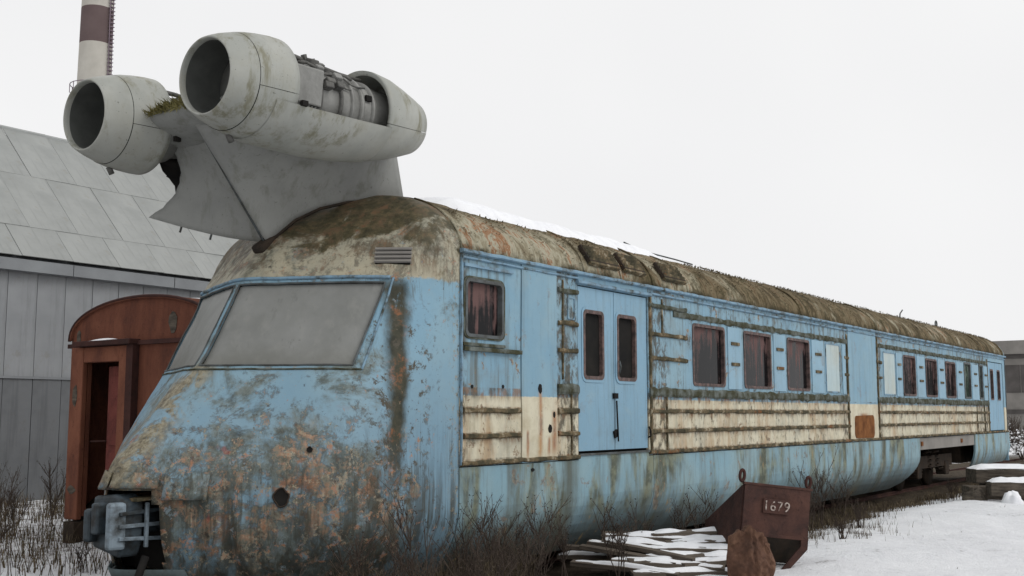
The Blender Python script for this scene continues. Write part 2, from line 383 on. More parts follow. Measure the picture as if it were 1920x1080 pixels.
def nacelle():
    g = G('nacelle_paint', .6, .25); n = g.noise(1.8, 5, .6); s = g.noise(1, 6, .72, .2, sc=(7, 7, .9)); f = g.noise(20, 5, .7); b2 = g.noise(3.3, 6, .7, .3, loc=(4, 1, 7))
    col = g.mix(g.ss(n, .35, .7), (.37, .375, .345), (.30, .31, .285))
    col = g.mix(g.mul(g.ss(b2, .45, .7), .3), col, (.33, .32, .26))
    col = g.mix(g.mul(g.mul(g.ss(s, .46, .66), .75), g.ss(g.noise(1.1, 4, .6, loc=(5, 5, 5)), .40, .58)), col, (.155, .145, .085))
    col = g.mix(g.mul(g.ss(g.add(g.mul(b2, .5), g.mul(f, .5)), .58, .66), .25), col, (.15, .145, .11))
    col = g.mix(g.mul(g.ss(g.noise(24, 5, .7), .64, .69), .7), col, (.07, .07, .06))
    M['nacelle_paint'] = g.done(col, bump=g.add(n, g.mul(f, .12)), bs=.2, bd=.03)
nacelle()
def pylonmat():
    g = G('pylon_paint', .62, .25); n = g.noise(1.5, 6, .65); s = g.noise(1, 6, .7, .2, sc=(6, 6, .7)); f = g.noise(22, 5, .7)
    col = g.mix(g.ss(n, .35, .68), (.29, .295, .28), (.24, .245, .235))
    col = g.mix(g.mul(g.ss(s, .48, .68), .5), col, (.13, .13, .10))
    col = g.mix(g.mul(g.ss(f, .62, .68), .5), col, (.08, .08, .07))
    M['pylon_paint'] = g.done(col, bump=g.add(n, g.mul(f, .15)), bs=.2, bd=.03)
pylonmat()
simple('pylon_dirty', (.09, .085, .035), (.24, .215, .09), 5, .9, .1, .8, lo=.42, hi=.6)
simple('intake_dark', (.10, .105, .098), (.065, .068, .064), 3, .5, .3, .1)
simple('core_metal', (.27, .27, .255), (.19, .19, .178), 6, .55, .4, .4, metal=.2)
simple('core_dark', (.12, .117, .107), (.05, .05, .046), 9, .6, .4, .6)
simple('black', (.012, .012, .012), (.022, .02, .018), 3, .9, .1, .2)
simple('under_dark', (.03, .026, .022), (.055, .04, .03), 5, .95, .1, .5)
simple('rust_patch', (.23, .10, .04), (.12, .05, .022), 5, .95, .05, .5)
simple('coupler_blue', (.05, .068, .082), (.02, .021, .02), 6, .6, .35, .5, lo=.42, hi=.62)
simple('coupler_pale', (.22, .275, .32), (.05, .055, .055), 7, .6, .3, .4, lo=.45, hi=.7)
def rusty(name, a, b, c, sc=(1, 1, 1)):
    g = G(name, .85, .2); n = g.noise(3, 8, .7, .3, sc=sc); f = g.noise(17, 6, .7)
    col = g.ramp(n, [(.3, c), (.47, b), (.62, a)]); col = g.mix(g.mul(g.ss(f, .58, .7), .6), col, tuple(k * .4 for k in c))
    M[name] = g.done(col, bump=g.add(f, n), bs=.45, bd=.015)
rusty('wagon_paint', (.155, .058, .034), (.12, .043, .026), (.065, .027, .02), (1, 1, .4))
rusty('wagon_frame', (.20, .078, .046), (.155, .058, .035), (.085, .034, .025), (1, 1, .4))
rusty('wagon_dark', (.06, .025, .02), (.045, .02, .017), (.025, .015, .013))
rusty('wagon_door', (.17, .05, .04), (.14, .04, .033), (.07, .025, .021), (1, 1, .4))
rusty('skip_rust', (.088, .043, .033), (.058, .030, .025), (.030, .020, .018))
rusty('casing_rust', (.155, .085, .055), (.105, .055, .037), (.055, .032, .024))
simple('plank_wood', (.15, .125, .10), (.075, .062, .052), 2.2, .9, .1, .5, sc=(1, 9, 9))
simple('timber', (.13, .11, .088), (.05, .043, .036), 3.4, .95, .1, .6, sc=(1, 6, 6))
simple('chimney_white', (.50, .48, .43), (.38, .36, .32), .25, .9, .1, .1)
simple('chimney_red', (.135, .10, .098), (.105, .076, .075), .25, .9, .1, .1)
simple('chimney_iron', (.22, .17, .2), (.16, .13, .15), .3, .8, .2, .1)
def shed(name, a, b, sc=(1, 1, 1), rough=.5, metal=.35):
    g = G(name, rough, .4, metal)
    oi = g.t.nodes.new('ShaderNodeObjectInfo'); n = g.noise(.9, 5, .6, sc=sc); s = g.noise(1, 5, .7, sc=(.4, 5, .4))
    col = g.mix(g.ss(n, .35, .65), a, b)
    col = g.mix(g.mul(oi.outputs['Random'], .22), col, tuple(c * .72 for c in a))
    col = g.mix(g.mul(g.ss(s, .5, .68), .45), col, tuple(c * .55 for c in a))
    col = g.mix(g.mul(g.ss(g.noise(3, 7, .7), .56, .68), .35), col, (a[0] * .7, a[1] * .62, a[2] * .5))
    M[name] = g.done(col, bump=n, bs=.15, bd=.05)
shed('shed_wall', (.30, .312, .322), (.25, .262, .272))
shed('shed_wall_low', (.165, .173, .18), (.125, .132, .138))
shed('shed_roof', (.325, .336, .325), (.265, .276, .267), rough=.7, metal=.1)
simple('shed_fascia', (.25, .265, .275), (.20, .21, .22), 1, .5, .4, .2, metal=.3)
simple('shed_batten', (.42, .44, .43), (.34, .35, .345), 1, .7, .3, .2)
simple('concrete', (.27, .255, .235), (.20, .19, .175), 1.2, .9, .1, .2)
simple('concrete_dark', (.12, .11, .105), (.08, .075, .07), 1.2, .9, .1, .2)
simple('twig', (.05, .038, .032), (.085, .068, .056), 4, .95, .05, .1)
def grassmat():
    g = G('dry_grass', .95, .05); oi = g.noise(9, 4, .7)
    M['dry_grass'] = g.done(g.ramp(oi, [(.32, (.03, .024, .019)), (.45, (.065, .05, .036)), (.55, (.12, .095, .062)), (.68, (.22, .18, .115))]))
grassmat()
def snowmat():
    g = G('snow', .8, .2); n = g.noise(7, 6, .6); f = g.noise(40, 4)
    g.b.inputs['Subsurface Weight'].default_value = .0
    M['snow'] = g.done(g.mix(g.ss(n, .4, .7), (.84, .85, .87), (.76, .77, .80)), bump=g.add(n, g.mul(f, .2)), bs=.25, bd=.03)
snowmat()
def groundmat():
    g = G('snowy_ground', .9, .1)
    n = g.noise(.7, 7, .62); f = g.noise(6, 7, .72, .2); ff = g.noise(26, 5, .7)
    # bare earth under and beside the train, ragged snow beyond
    ctr = g.math('ABSOLUTE', g.add(g.x, 1.9))
    wide = g.mul(g.mul(g.band(g.y, -6.0, 3.9, 1.2), g.ss(g.x, -1.5, -.5)), 1.25)
    bare = g.ss(g.add(g.math('SUBTRACT', ctr, wide), g.mul(g.add(f, -.5), 1.1)), 2.28, 1.98)
    bare = g.mul(bare, g.ss(g.y, 60, 40))
    spots = g.mul(g.ss(g.add(g.mul(f, .7), g.mul(n, .3)), .575, .66), g.ss(ctr, 7, 3.0, .15, 1))
    left = g.mul(g.ss(g.x, -5.0, -6.5), g.ss(g.add(g.mul(f, .6), g.mul(ff, .4)), .46, .58))
    bare = g.math('MAXIMUM', bare, g.math('MAXIMUM', g.mul(spots, .85), g.mul(left, .75)))
    snow = g.mix(g.ss(g.add(g.mul(n, .5), g.mul(f, .5)), .38, .62), (.86, .87, .89), (.77, .78, .805))
    earth = g.ramp(g.add(g.mul(f, .5), g.mul(ff, .5)), [(.35, (.03, .024, .018)), (.5, (.07, .055, .04)), (.65, (.14, .115, .08))])
    M['snowy_ground'] = g.done(g.mix(bare, snow, earth), bump=g.add(f, g.mul(ff, .5)), bs=.7, bd=.08)
groundmat()

# ------------------------------------------------------------------ ground
def axis_lines(lo, hi, step, far, k=1.25):
    a = list(np.arange(lo, hi + 1e-6, step)); d = step; b = []
    x = hi
    while x < far: d *= k; x += d; b.append(x)
    x = lo; d = step; c = []
    while x > -far: d *= k; x -= d; c.append(x)
    return np.array(c[::-1] + a + b)
def ground_h(x, y):
    c = abs(x + 1.74)
    h = .04 * fbm(x, y, 0, .9, 4) + .05 * fbm(x, y, 3, .22, 2) + .016 * fbm(x, y, 7, 3.1, 3)
    t = min(max((c - 2.0) / 1.1, 0), 1); t = t * t * (3 - 2 * t)
    near = max(0, 1 - max(0, (math.hypot(x, y - 8) - 40) / 30))
    return near * (h - .06 + .13 * t) + (0 if near else 0)
xs = axis_lines(-17, 9, .16, 1500); ys = axis_lines(-5, 26, .18, 1500)
P = np.zeros((len(ys), len(xs), 3))
for i, y in enumerate(ys):
    for j, x in enumerate(xs): P[i, j] = (x, y, ground_h(x, y))
g_ = MB(); g_.grid(P); o = g_.build('ground', M['snowy_ground'], fixn=False); tag(o, 'flat ground under thin snow with bare earth by the railcar', None, kind='structure')

# ------------------------------------------------------------------ shed behind
SH = empty('metal_shed', (-14.2, 2, 0)); tag(SH, 'long grey metal clad shed with steep pale sheet roof', 'shed')
SY0, SY1, SPN = -6.0, 40.0, .65
def at_shed(o): o.location = Vector(o.location) - Vector((-14.2, 2, 0)); return o
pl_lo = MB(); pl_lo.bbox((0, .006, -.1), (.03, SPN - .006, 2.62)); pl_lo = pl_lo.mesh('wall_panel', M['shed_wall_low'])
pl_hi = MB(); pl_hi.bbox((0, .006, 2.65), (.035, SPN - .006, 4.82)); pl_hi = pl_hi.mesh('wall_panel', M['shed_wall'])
y = SY0
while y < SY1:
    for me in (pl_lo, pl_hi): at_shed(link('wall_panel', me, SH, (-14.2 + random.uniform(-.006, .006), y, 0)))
    y += SPN
b = MB(); b.bbox((-20.6, SY0, -.1), (-14.21, SY1, 4.9)); at_shed(b.build('wall_core', M['shed_fascia'], SH, (0, 0, 0)))
def core_roof():
    b = MB(); b.prism([(-13.98, 4.98), (-17.5, 8.5), (-21.0, 4.98)], SY0, SY1); return at_shed(b.build('roof_core', M['shed_fascia'], SH, (0, 0, 0)))
core_roof()
y = SY0; fl = 2.6
while y < SY1:
    b = MB(); b.bbox((-14.16, y + .01, 4.80), (-13.90 + random.uniform(-.01, .01), y + fl - .01, 5.04)); at_shed(b.build('fascia_board', M['shed_fascia'], SH, (0, 0, 0))); y += fl
# roof sheets in three courses, each a part
R45 = rad(45); PW = 1.15
for (c0, c1, off) in ((0.0, 1.02, 0), (1.02, 3.0, .55), (3.0, 4.98, .2)):
    b = MB(); b.bbox((-.0, .006, 0), (c1 - c0 + .04, PW - .006, .016)); me = b.mesh('roof_panel', M['shed_roof'])
    y = SY0 + off
    while y < SY1:
        o = link('roof_panel', me, SH, (-13.86 - c0 * math.cos(R45) , y, 5.10 + c0 * math.sin(R45) + .012 * (1 if c0 == 0 else (2 if c0 < 2 else 3)) - .012))
        o.rotation_euler = (rad(random.uniform(-.35, .35)), rad(180 + 45 + random.uniform(-.12, .12)), 0); o.scale = (1, 1, -1)
        at_shed(o); y += PW
b = MB(); b.box((-17.43, (SY0 + SY1) / 2, 8.66), (.30, SY1 - SY0, .05), rot=(0, rad(20), 0)); at_shed(b.build('ridge_cap', M['shed_batten'], SH, (0, 0, 0)))
b = MB(); b.bbox((-14.15, SY0, 2.61), (-14.155 + .02, SY1, 2.66)); at_shed(b.build('wall_rail', M['shed_fascia'], SH, (0, 0, 0)))

# ------------------------------------------------------------------ chimney
CH = empty('factory_chimney', (-98.6, 60, 0)); tag(CH, 'tall pale factory chimney with a dark maroon band behind the shed', 'chimney')
def rz_(z): return 1.72 + (44 - z) * .012
for (z0, z1, mt) in ((0, 42.5, 'chimney_white'), (42.5, 46.6, 'chimney_red'), (46.6, 51, 'chimney_white'), (51, 55, 'chimney_red'), (55, 58, 'chimney_white')):
    b = MB(); n = 40
    P = np.array([[(rz_(z) * math.cos(2 * math.pi * k / n), rz_(z) * math.sin(2 * math.pi * k / n), z) for k in range(n + 1)] for z in (z0, z1)])
    b.grid(P); b.build('chimney_band', M[mt], CH)
b = MB()
la = rad(18)
for z in np.arange(30, 58, .45):
    b.box((1.95 * math.cos(la), 1.95 * math.sin(la), z), (.5, .5, .06))
for s in (-.28, .28): b.tube([(1.98 * math.cos(la) - s * math.sin(la), 1.98 * math.sin(la) + s * math.cos(la), 28), (1.88 * math.cos(la) - s * math.sin(la), 1.88 * math.sin(la) + s * math.cos(la), 58)], .05, 6)
b.build('ladder', M['chimney_iron'], CH)
b = MB(); b.tube([(1.98 * math.cos(a), 1.98 * math.sin(a), 36.9) for a in np.linspace(0, 2 * math.pi, 25)[:-1]], .06, 6, closed=True)
b.tube([(2.5 * math.cos(a), 2.5 * math.sin(a), 37.8) for a in np.linspace(0, 2 * math.pi, 25)[:-1]], .05, 6, closed=True)
for a in np.linspace(0, 2 * math.pi, 13)[:-1]: b.tube([(1.8 * math.cos(a), 1.8 * math.sin(a), 36.6), (2.5 * math.cos(a), 2.5 * math.sin(a), 36.9), (2.5 * math.cos(a), 2.5 * math.sin(a), 37.8)], .05, 5)
b.build('platform', M['chimney_iron'], CH)

# ------------------------------------------------------------------ far building on the right
FB = empty('concrete_building', (-2, 62, 0)); tag(FB, 'low grey concrete building behind the far end of the railcar', 'building')
b = MB(); b.bbox((-14, 0, 0), (16, 12, 5.2)); b.build('wall', M['concrete'], FB)
b = MB(); b.bbox((-14.4, -.5, 5.45), (16.4, 12.5, 6.25)); b.build('roof_slab', M['concrete'], FB)
b = MB(); b.bbox((-14.2, -.12, 5.2), (16.2, 12.2, 5.45)); b.build('cornice', M['concrete_dark'], FB)
b = MB(); b.bbox((-14.1, -.06, 1.9), (16.1, .1, 2.15)); b.build('ledge', M['concrete_dark'], FB)
for k in range(9):
    b = MB(); b.bbox((-13.95 + k * 3.3, -.03, 3.15), (-10.7 + k * 3.3, .1, 4.8)); wv = b.build('window', M['concrete_dark'], FB)
    for q in range(3): b = MB(); b.bbox((-13.9 + k * 3.3 + q * 1.07, -.045, 3.2), (-12.9 + k * 3.3 + q * 1.07, -.005, 4.75)); b.build('pane', M['concrete_dark'], wv)

# ------------------------------------------------------------------ old brown wagon
WG = empty('old_wagon', (-5.85, .3, 0)); tag(WG, 'rust brown wagon with arched end and open end door beside the shed', 'wagon')
WH, WL = 1.6, 15.0
def arch(n=24, h=WH, z0=2.93, zt=3.5):
    pts = []
    for k in range(n + 1):
        t = math.pi * k / n; pts.append((h * math.cos(t) * (1 if True else 1), z0 + (zt - z0) * math.sin(t) ** .85))
    return pts
# end wall with the doorway left open: built as strips about the opening
dl, dr, dtop, zb = -1.17, -.33, 2.62, .45
b = MB()
A = arch()
b.prism([(WH, zb)] + [(WH, 2.93)] + [p for p in A[1:-1]] + [(-WH, 2.93), (-WH, dtop), (dr, dtop), (dr, zb)], 0, .06)
b.prism([(-WH, zb), (dl, zb), (dl, dtop - .001), (-WH, dtop - .001)], 0, .06)
b.build('end_wall', M['wagon_paint'], WG)
b = MB()
for sx in (-1, 1): b.bbox((sx * WH - .03, .06, zb), (sx * WH + .03, WL, 2.93))
b.bbox((-WH, WL - .06, zb), (WH, WL, 2.93)); b.bbox((-WH, .06, zb), (WH, WL, zb + .08)); b.build('side_wall', M['wagon_paint'], WG)
Pq = np.array([[(x * 1.012, yy, z + .02) for x, z in arch(30)] for yy in np.linspace(-.04, WL + .04, 20)]); b = MB(); b.grid(Pq)
rf = b.build('roof', M['wagon_paint'], WG); so = rf.modifiers.new('s', 'SOLIDIFY'); so.thickness = .04
b = MB(); b.tube([(x * 1.015, -.03, z + .012) for x, z in arch(30)], .022, 6); b.build('roof_edge', M['wagon_dark'], WG)
b = MB(); b.bbox((-WH - .03, -.05, 2.84), (WH + .03, -.003, 2.90)); b.build('cross_rail', M['wagon_dark'], WG)
# gangway frame round the door, standing proud
pj = -.09
b = MB(); b.bbox((dl - .30, pj, zb - .05), (dl - .0, -.005, dtop + .22)); b.build('door_post', M['wagon_frame'], WG, bevel=.015)
b = MB(); b.bbox((dr, pj, zb - .05), (dr + .19, -.005, dtop + .22)); b.build('door_post', M['wagon_frame'], WG, bevel=.015)
b = MB(); b.bbox((dl + .001, pj + .004, dtop), (dr - .001, -.006, dtop + .218)); b.build('door_header', M['wagon_frame'], WG, bevel=.015)
b = MB(); b.bbox((dl - .12, pj - .10, dtop + .225), (dr + .36, -.002, dtop + .30)); b.build('canopy', M['wagon_dark'], WG, bevel=.01)
b = MB(); b.bbox((dr + .195, pj - .02, zb + .02), (dr + .34, -.004, dtop + .224)); b.build('frame_side_shade', M['wagon_dark'], WG)  # dark strip standing in for the shaded side face of the frame
b = MB(); b.bbox((dl + .36, .10, zb + .05), (dr + .02, .15, dtop - .06)); d_ = b.build('door', M['wagon_door'], WG)
b = MB(); b.bbox((dl + .43, .085, zb + 1.0), (dr - .05, .099, dtop - .2)); b.bbox((dl + .43, .085, zb + .15), (dr - .05, .099, zb + .9)); b.build('door_panel', M['wagon_door'], d_)
b = MB(); b.tube([(dl + .05, .05, zb + 1.05), (dl + .40, .06, zb + 1.06)], .014, 6); b.build('door_bar', M['wagon_dark'], WG)
b = MB(); b.bbox((dl - .1, .9, zb), (WH, .95, 2.9)); b.build('inner_partition', M['black'], WG)
for (xx, zz, sx, sz) in ((-1.33, 2.16, .07, .15), (-1.43, 3.0, .06, .11), (.72, 3.12, .09, .14), (-1.31, .82, .10, .06)):  # flakes of pale old paint
    b = MB(); pts = [(xx + sx * math.cos(t) * (.7 + .5 * random.random()), zz + sz * math.sin(t) * (.7 + .5 * random.random())) for t in np.linspace(0, 2 * math.pi, 11)[:-1]]
    b.prism(pts, -.096 if -1.5 < xx < -1.17 and zz < 2.5 else -.008, -.089 if -1.5 < xx < -1.17 and zz < 2.5 else -.001); b.build('paint_flake', M['timber'], WG)
b = MB(); b.bbox((-WH + .05, .1, .18), (WH - .05, WL, .44)); b.build('underframe', M['under_dark'], WG)
for yy in (1.2, 3.4, 10.5, 12.7):
    for sx in (-1, 1):
        b = MB(); b.tube([(sx * .72, yy, .42), (sx * .86, yy, .42)], .47, 28); b.tube([(sx * .68, yy, .42), (sx * .72, yy, .42)], .51, 28)
        b.build('wheel', M['under_dark'], WG)
b = MB(); b.tube([(-1.50, .55, .33), (-1.36, .55, .33)], .36, 26); b.tube([(-1.53, .55, .33), (-1.36, .55, .33)], .10, 12); b.build('wheel', M['under_dark'], WG)
b = MB(); b.box((-1.25, .35, .15), (.25, 1.0, .45)); b.box((-1.3, 1.2, .1), (.35, .5, .35)); b.build('step', M['under_dark'], WG)

# ------------------------------------------------------------------ the jet railcar
TR = empty('jet_railcar', (0, 0, 0)); tag(TR, 'derelict pale blue railcar with two jet engines mounted on its nose', 'railcar')
m_ = -1.74; ZR0, ZR1 = 3.62, 4.36; LEN = 26.85
def dz(z):
    if z < .95: return .36 * ((.95 - z) / .75) ** 2
    if z <= ZR0: return 0.0
    h = min((z - ZR0) / (ZR1 - ZR0), 1.0)
    return 1.74 * (1 - max(1 - h * h, 0) ** (1 / 2.6))
def roof_z(u):
    x = min(abs(u - m_) / 1.74, 1); return ZR0 + (ZR1 - ZR0) * math.sqrt(max(0, 1 - x ** 2.6))
ZT = [0.10, .35, .60, 0.95, 1.20, 1.43, 1.80, 2.34, 2.8, 3.21, 3.45, 3.76, 4.0, 4.20, 4.30, 4.36]
SC = [-2.55, -2.82, -2.92, -2.98, -2.99, -2.93, -2.56, -2.06, -1.80, -1.58, -1.40, -1.12, -.80, -.48, -.25, 0.0]
SQ = [-1.40, -1.55, -1.64, -1.68, -1.68, -1.64, -1.50, -1.20, -.95, -.72, -.56, -.38, -.25, -.12, -.06, 0.0]
def tab(T, z):
    # smooth (Catmull-Rom) table lookup
    i = int(np.clip(np.searchsorted(ZT, z) - 1, 0, len(ZT) - 2))
    t = (z - ZT[i]) / (ZT[i + 1] - ZT[i])
    def sl(k):
        a, b = max(k - 1, 0), min(k + 1, len(ZT) - 1); return (T[b] - T[a]) / (ZT[b] - ZT[a])
    h = ZT[i + 1] - ZT[i]; m0, m1 = sl(i) * h, sl(i + 1) * h
    return (2 * t**3 - 3 * t**2 + 1) * T[i] + (t**3 - 2 * t**2 + t) * m0 + (-2 * t**3 + 3 * t**2) * T[i + 1] + (t**3 - t**2) * m1
def plan(z):
    """half outline at height z from the side seam (0,0) round to the centre ridge: dense polyline"""
    d = dz(z); sc, sq = min(tab(SC, z), -1e-3), min(tab(SQ, z), -5e-4)
    A0 = Vector((-d, 0)); Q = Vector((-d, sq)); Cn = Vector((m_, sc))
    if d > 1.70: return [A0.lerp(Vector((m_, sc * .5)), t) for t in np.linspace(0, 1, 60)]
    L = (Cn - Q).length; dr_ = (Cn - Q) / max(L, 1e-6)
    r1 = min(.72, .9 * -sq, .5 * L); A = Vector((-d, sq + r1)); B = Q + dr_ * r1
    rc = min(.30, .3 * L); D = Cn - dr_ * rc
    pts = [A0.lerp(A, t) for t in np.linspace(0, 1, 12)[:-1]]
    pts += [A * (1 - t)**2 + Q * 2 * t * (1 - t) + B * t * t for t in np.linspace(0, 1, 30)[:-1]]
    pts += [B.lerp(D, t) for t in np.linspace(0, 1, 24)[:-1]]
    mid = Vector((m_, (D.y + Cn.y) / 2)); K = (D + Cn) / 2
    pts += [D * (1 - t)**2 + K * 2 * t * (1 - t) + mid * t * t for t in np.linspace(0, 1, 12)]
    return pts
def resample(pts, breaks, counts):
    """breaks: u values (decreasing) that a column must follow"""
    U = np.array([p.x for p in pts]); S = np.array([p.y for p in pts])
    d = np.concatenate([[0], np.cumsum(np.hypot(np.diff(U), np.diff(S)))])
    if d[-1] < 1e-6: return np.zeros((sum(counts) + 1, 2)) + [U[0], S[0]]
    ts = [0]
    for ub in breaks:
        k = np.where(U <= ub)[0]
        if len(k) == 0 or k[0] == 0: t = ts[-1] + .2 * (d[-1] - ts[-1])
        else:
            i = k[0]; f = (U[i - 1] - ub) / max(U[i - 1] - U[i], 1e-9); t = d[i - 1] + f * (d[i] - d[i - 1])
        ts.append(max(t, ts[-1] + 1e-4))
    ts.append(max(d[-1], ts[-1] + 1e-4))
    q = [np.linspace(ts[i], ts[i + 1], counts[i] + 1)[:-1] for i in range(len(counts))] + [np.array([ts[-1]])]
    q = np.concatenate(q)
    return np.stack([np.interp(q, d, U), np.interp(q, d, S)], 1)
UP = -.31; CNT = (26, 26, 12, 2); c1, c2, c3 = CNT[0], CNT[0] + CNT[1], sum(CNT[:3]); NC = sum(CNT)
def nose_rows(zs):
    P = np.zeros((len(zs), 2 * NC + 1, 3))
    for i, z in enumerate(zs):
        d = dz(z)
        brk = (UP, -1.33, m_ + .035) if d < .15 else tuple(-d + (m_ + d) * f for f in (.14, .73, .97))
        H = resample(plan(z), brk, CNT)
        P[i, :NC + 1, :2] = H; P[i, NC:, 0] = 2 * m_ - H[::-1, 0]; P[i, NC:, 1] = H[::-1, 1]; P[i, :, 2] = z
    return P
def normals(P):
    du = np.gradient(P, axis=1); dv = np.gradient(P, axis=0); n = np.cross(du, dv)
    l = np.linalg.norm(n, axis=2, keepdims=True); n = n / np.maximum(l, 1e-9)
    return n
def dent(P, amp=.012, folds=False):
    N = normals(P); Q = P.copy()
    # make sure normals point outwards
    c = np.array([m_, 1.5, 2.2]); sgn = np.sign(np.sum(N * (P - c), axis=2)); sgn[sgn == 0] = 1
    for i in range(P.shape[0]):
        for j in range(P.shape[1]):
            x, y, z = P[i, j]
            a = amp * (fbm(x, y, z, 1.1, 3) + .35 * fbm(x, y, z, 4.5, 3))
            e = min(1, max(0, -y / .3))
            if folds:
                du = abs(x - m_); f = max(0, 1 - abs(du - .8) / .55) * max(0, min(1, (1.25 - z) / .15))
                a += .030 * f * math.sin(du * 34 + 2 * nz(x, y, z, 1.5))
            Q[i, j] += N[i, j] * sgn[i, j] * a * e
    return Q, N * sgn[..., None]
# the nose shell, with the coupler opening and the two windscreen openings
ZW0, ZW1 = 2.36, 3.215
hs_ = np.sin(np.linspace(0, math.pi / 2, 26))
zs = sorted(set(list(np.linspace(.10, 1.335, 34)) + [.46, 1.20] + list(np.linspace(1.335, ZW0, 26)) + list(np.linspace(ZW0, ZW1, 16)) + list(np.linspace(ZW1, ZR0, 9)) + list(ZR0 + (ZR1 - ZR0) * hs_)))
zs = [z for k, z in enumerate(zs) if k == 0 or z - zs[k - 1] > 1e-4]
Pu = nose_rows(zs); Qu, Nu = dent(Pu, .013, True)
mask = np.ones((len(zs) - 1, 2 * NC), bool)
for i in range(len(zs) - 1):
    zc = (zs[i] + zs[i + 1]) / 2
    if ZW0 < zc < ZW1:
        mask[i, c1:c3] = False; mask[i, 2 * NC - c3:2 * NC - c1] = False
    if .46 < zc < 1.20:
        k_ = c2 + (2 if zc > 1.08 else 0) + (1 if zc < .55 else 0); mask[i, k_:2 * NC - k_] = False
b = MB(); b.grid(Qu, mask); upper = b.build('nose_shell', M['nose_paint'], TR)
sm = upper.modifiers.new('s', 'SOLIDIFY'); sm.thickness = .02; sm.offset = -1
i0 = min(range(len(zs)), key=lambda k: abs(zs[k] - ZW0)); i1 = min(range(len(zs)), key=lambda k: abs(zs[k] - ZW1))
for (ja, jb) in ((c1, c3), (2 * NC - c3, 2 * NC - c1)):
    sub = (Qu - Nu * .028)[i0:i1 + 1, ja:jb + 1]; b = MB(); b.grid(sub); pane = b.build('windshield_pane', M['windshield_dust'], TR)
    ring = [Qu[i0, j] for j in range(ja, jb)] + [Qu[i, jb] for i in range(i0, i1)] + [Qu[i1, j] for j in range(jb, ja, -1)] + [Qu[i, ja] for i in range(i1, i0, -1)]
    b = MB(); b.tube(ring, .011, 6, closed=True); b.build('windshield_seal', M['frame_grey'], pane)
# blue rain strip over the windscreens and bead under them
b = MB(); b.tube([tuple(Qu[i1 + 1, j] + Nu[i1 + 1, j] * .012) for j in range(c1 - 1, 2 * NC - c1 + 2)], .018, 8); b.build('rain_strip', M['trim_blue'], TR)
b = MB(); b.tube([tuple(Qu[i0 - 1, j] + Nu[i0 - 1, j] * .004) for j in range(c1 - 2, 2 * NC - c1 + 2)], .010, 8); b.build('lower_bead', M['moss_strip'], TR)
# outer pillar trim beside the right-hand pane
for jj in (c1 - 2, 2 * NC - c1 + 2):
    b = MB(); b.tube([tuple(Qu[i, jj] + Nu[i, jj] * .004) for i in range(i0 - 1, i1 + 2)], .012, 6); b.build('pillar_trim', M['trim_blue'], TR)
def nose_pt(z, u, off=0.0):
    """point and outward normal of the nose surface at height z, lateral u (near half)"""
    def pos(zz, uu):
        p = plan(zz); U = np.array([q.x for q in p]); S = np.array([q.y for q in p]); k = np.argsort(U)
        return Vector((uu, float(np.interp(uu, U[k], S[k])), zz))
    a = pos(z, u); n = (pos(z, u + .02) - pos(z, u - .02)).cross(pos(z + .02, u) - pos(z - .02, u)); n.normalize()
    if n.y > 0: n = -n
    return a + n * off, n
def frame_at(n):
    y_ = Vector((0, 0, 1)); y_ = (y_ - n * n.dot(y_)).normalized(); x_ = y_.cross(n); return Matrix((x_, y_, n)).transposed()
# louvre on the brow
p, n = nose_pt(3.50, -.33); R_ = frame_at(n)
b = MB(); b.box(p, (.36, .20, .03), R_); lv = b.build('vent', M['black'], TR)
for k in range(4):
    b = MB(); b.box(p + R_ @ Vector((0, -.075 + .05 * k, .02)), (.38, .026, .022), R_ @ Matrix.Rotation(rad(-25), 3, 'X')); b.build('slat', M['concrete'], lv)
# broken headlamp socket and a smaller hole beside it
for (z, u, r, dep) in ((1.14, -.46, .07, .05), (1.56, -.34, .026, .02)):
    p, n = nose_pt(z, u); R_ = frame_at(n)
    b = MB(); ring = []
    for k in range(20):
        a = 2 * math.pi * k / 20; rr = r * (1 + .28 * nz(k * .7, z, u, 1)); ring.append(p + R_ @ Vector((rr * math.cos(a), rr * math.sin(a) * 1.15, .012)))
    b.tube(ring, r * .10, 6, closed=True); so_ = b.build('lamp_socket', M['under_dark'], TR)
    b = MB(); q = [p + R_ @ Vector((r * math.cos(2 * math.pi * k / 20), 1.15 * r * math.sin(2 * math.pi * k / 20), .010)) for k in range(20)]
    b.add(q + [p + R_ @ Vector((0, 0, .004))], [(k, (k + 1) % 20, 20) for k in range(20)]); b.build('lamp_hole', M['black'], so_)
# coupler pocket (dark inside), hood flaps and the coupler itself
b = MB(); b.bbox((m_ - .66, -2.30, .42), (m_ + .66, -1.6, 1.24)); b.build('coupler_pocket', M['black'], TR)
for (u0, u1, zt, zb_, out) in ((-1.30, -.98, 1.36, 1.12, .05), (-1.72, -1.34, 1.36, 1.22, .04), (-2.14, -1.76, 1.36, 1.20, .04)):
    b = MB(); Pp = np.zeros((5, 7, 3))
    for i in range(5):
        for j in range(7):
            u = u0 + (u1 - u0) * j / 6; z = zt + (zb_ - zt) * i / 4; uu = u if u > m_ else 2 * m_ - u
            q, n = nose_pt(z, min(uu, m_ + 1.6)); q = q + n * (.015 + out * (i / 4) ** 1.5 + .012 * math.sin(j * 2.2 + u0 * 9))
            if u < m_: q.x = 2 * m_ - q.x
            Pp[i, j] = q
    b.grid(Pp); fl_ = b.build('hood_flap', M['nose_paint'], TR); s_ = fl_.modifiers.new('s', 'SOLIDIFY'); s_.thickness = .012
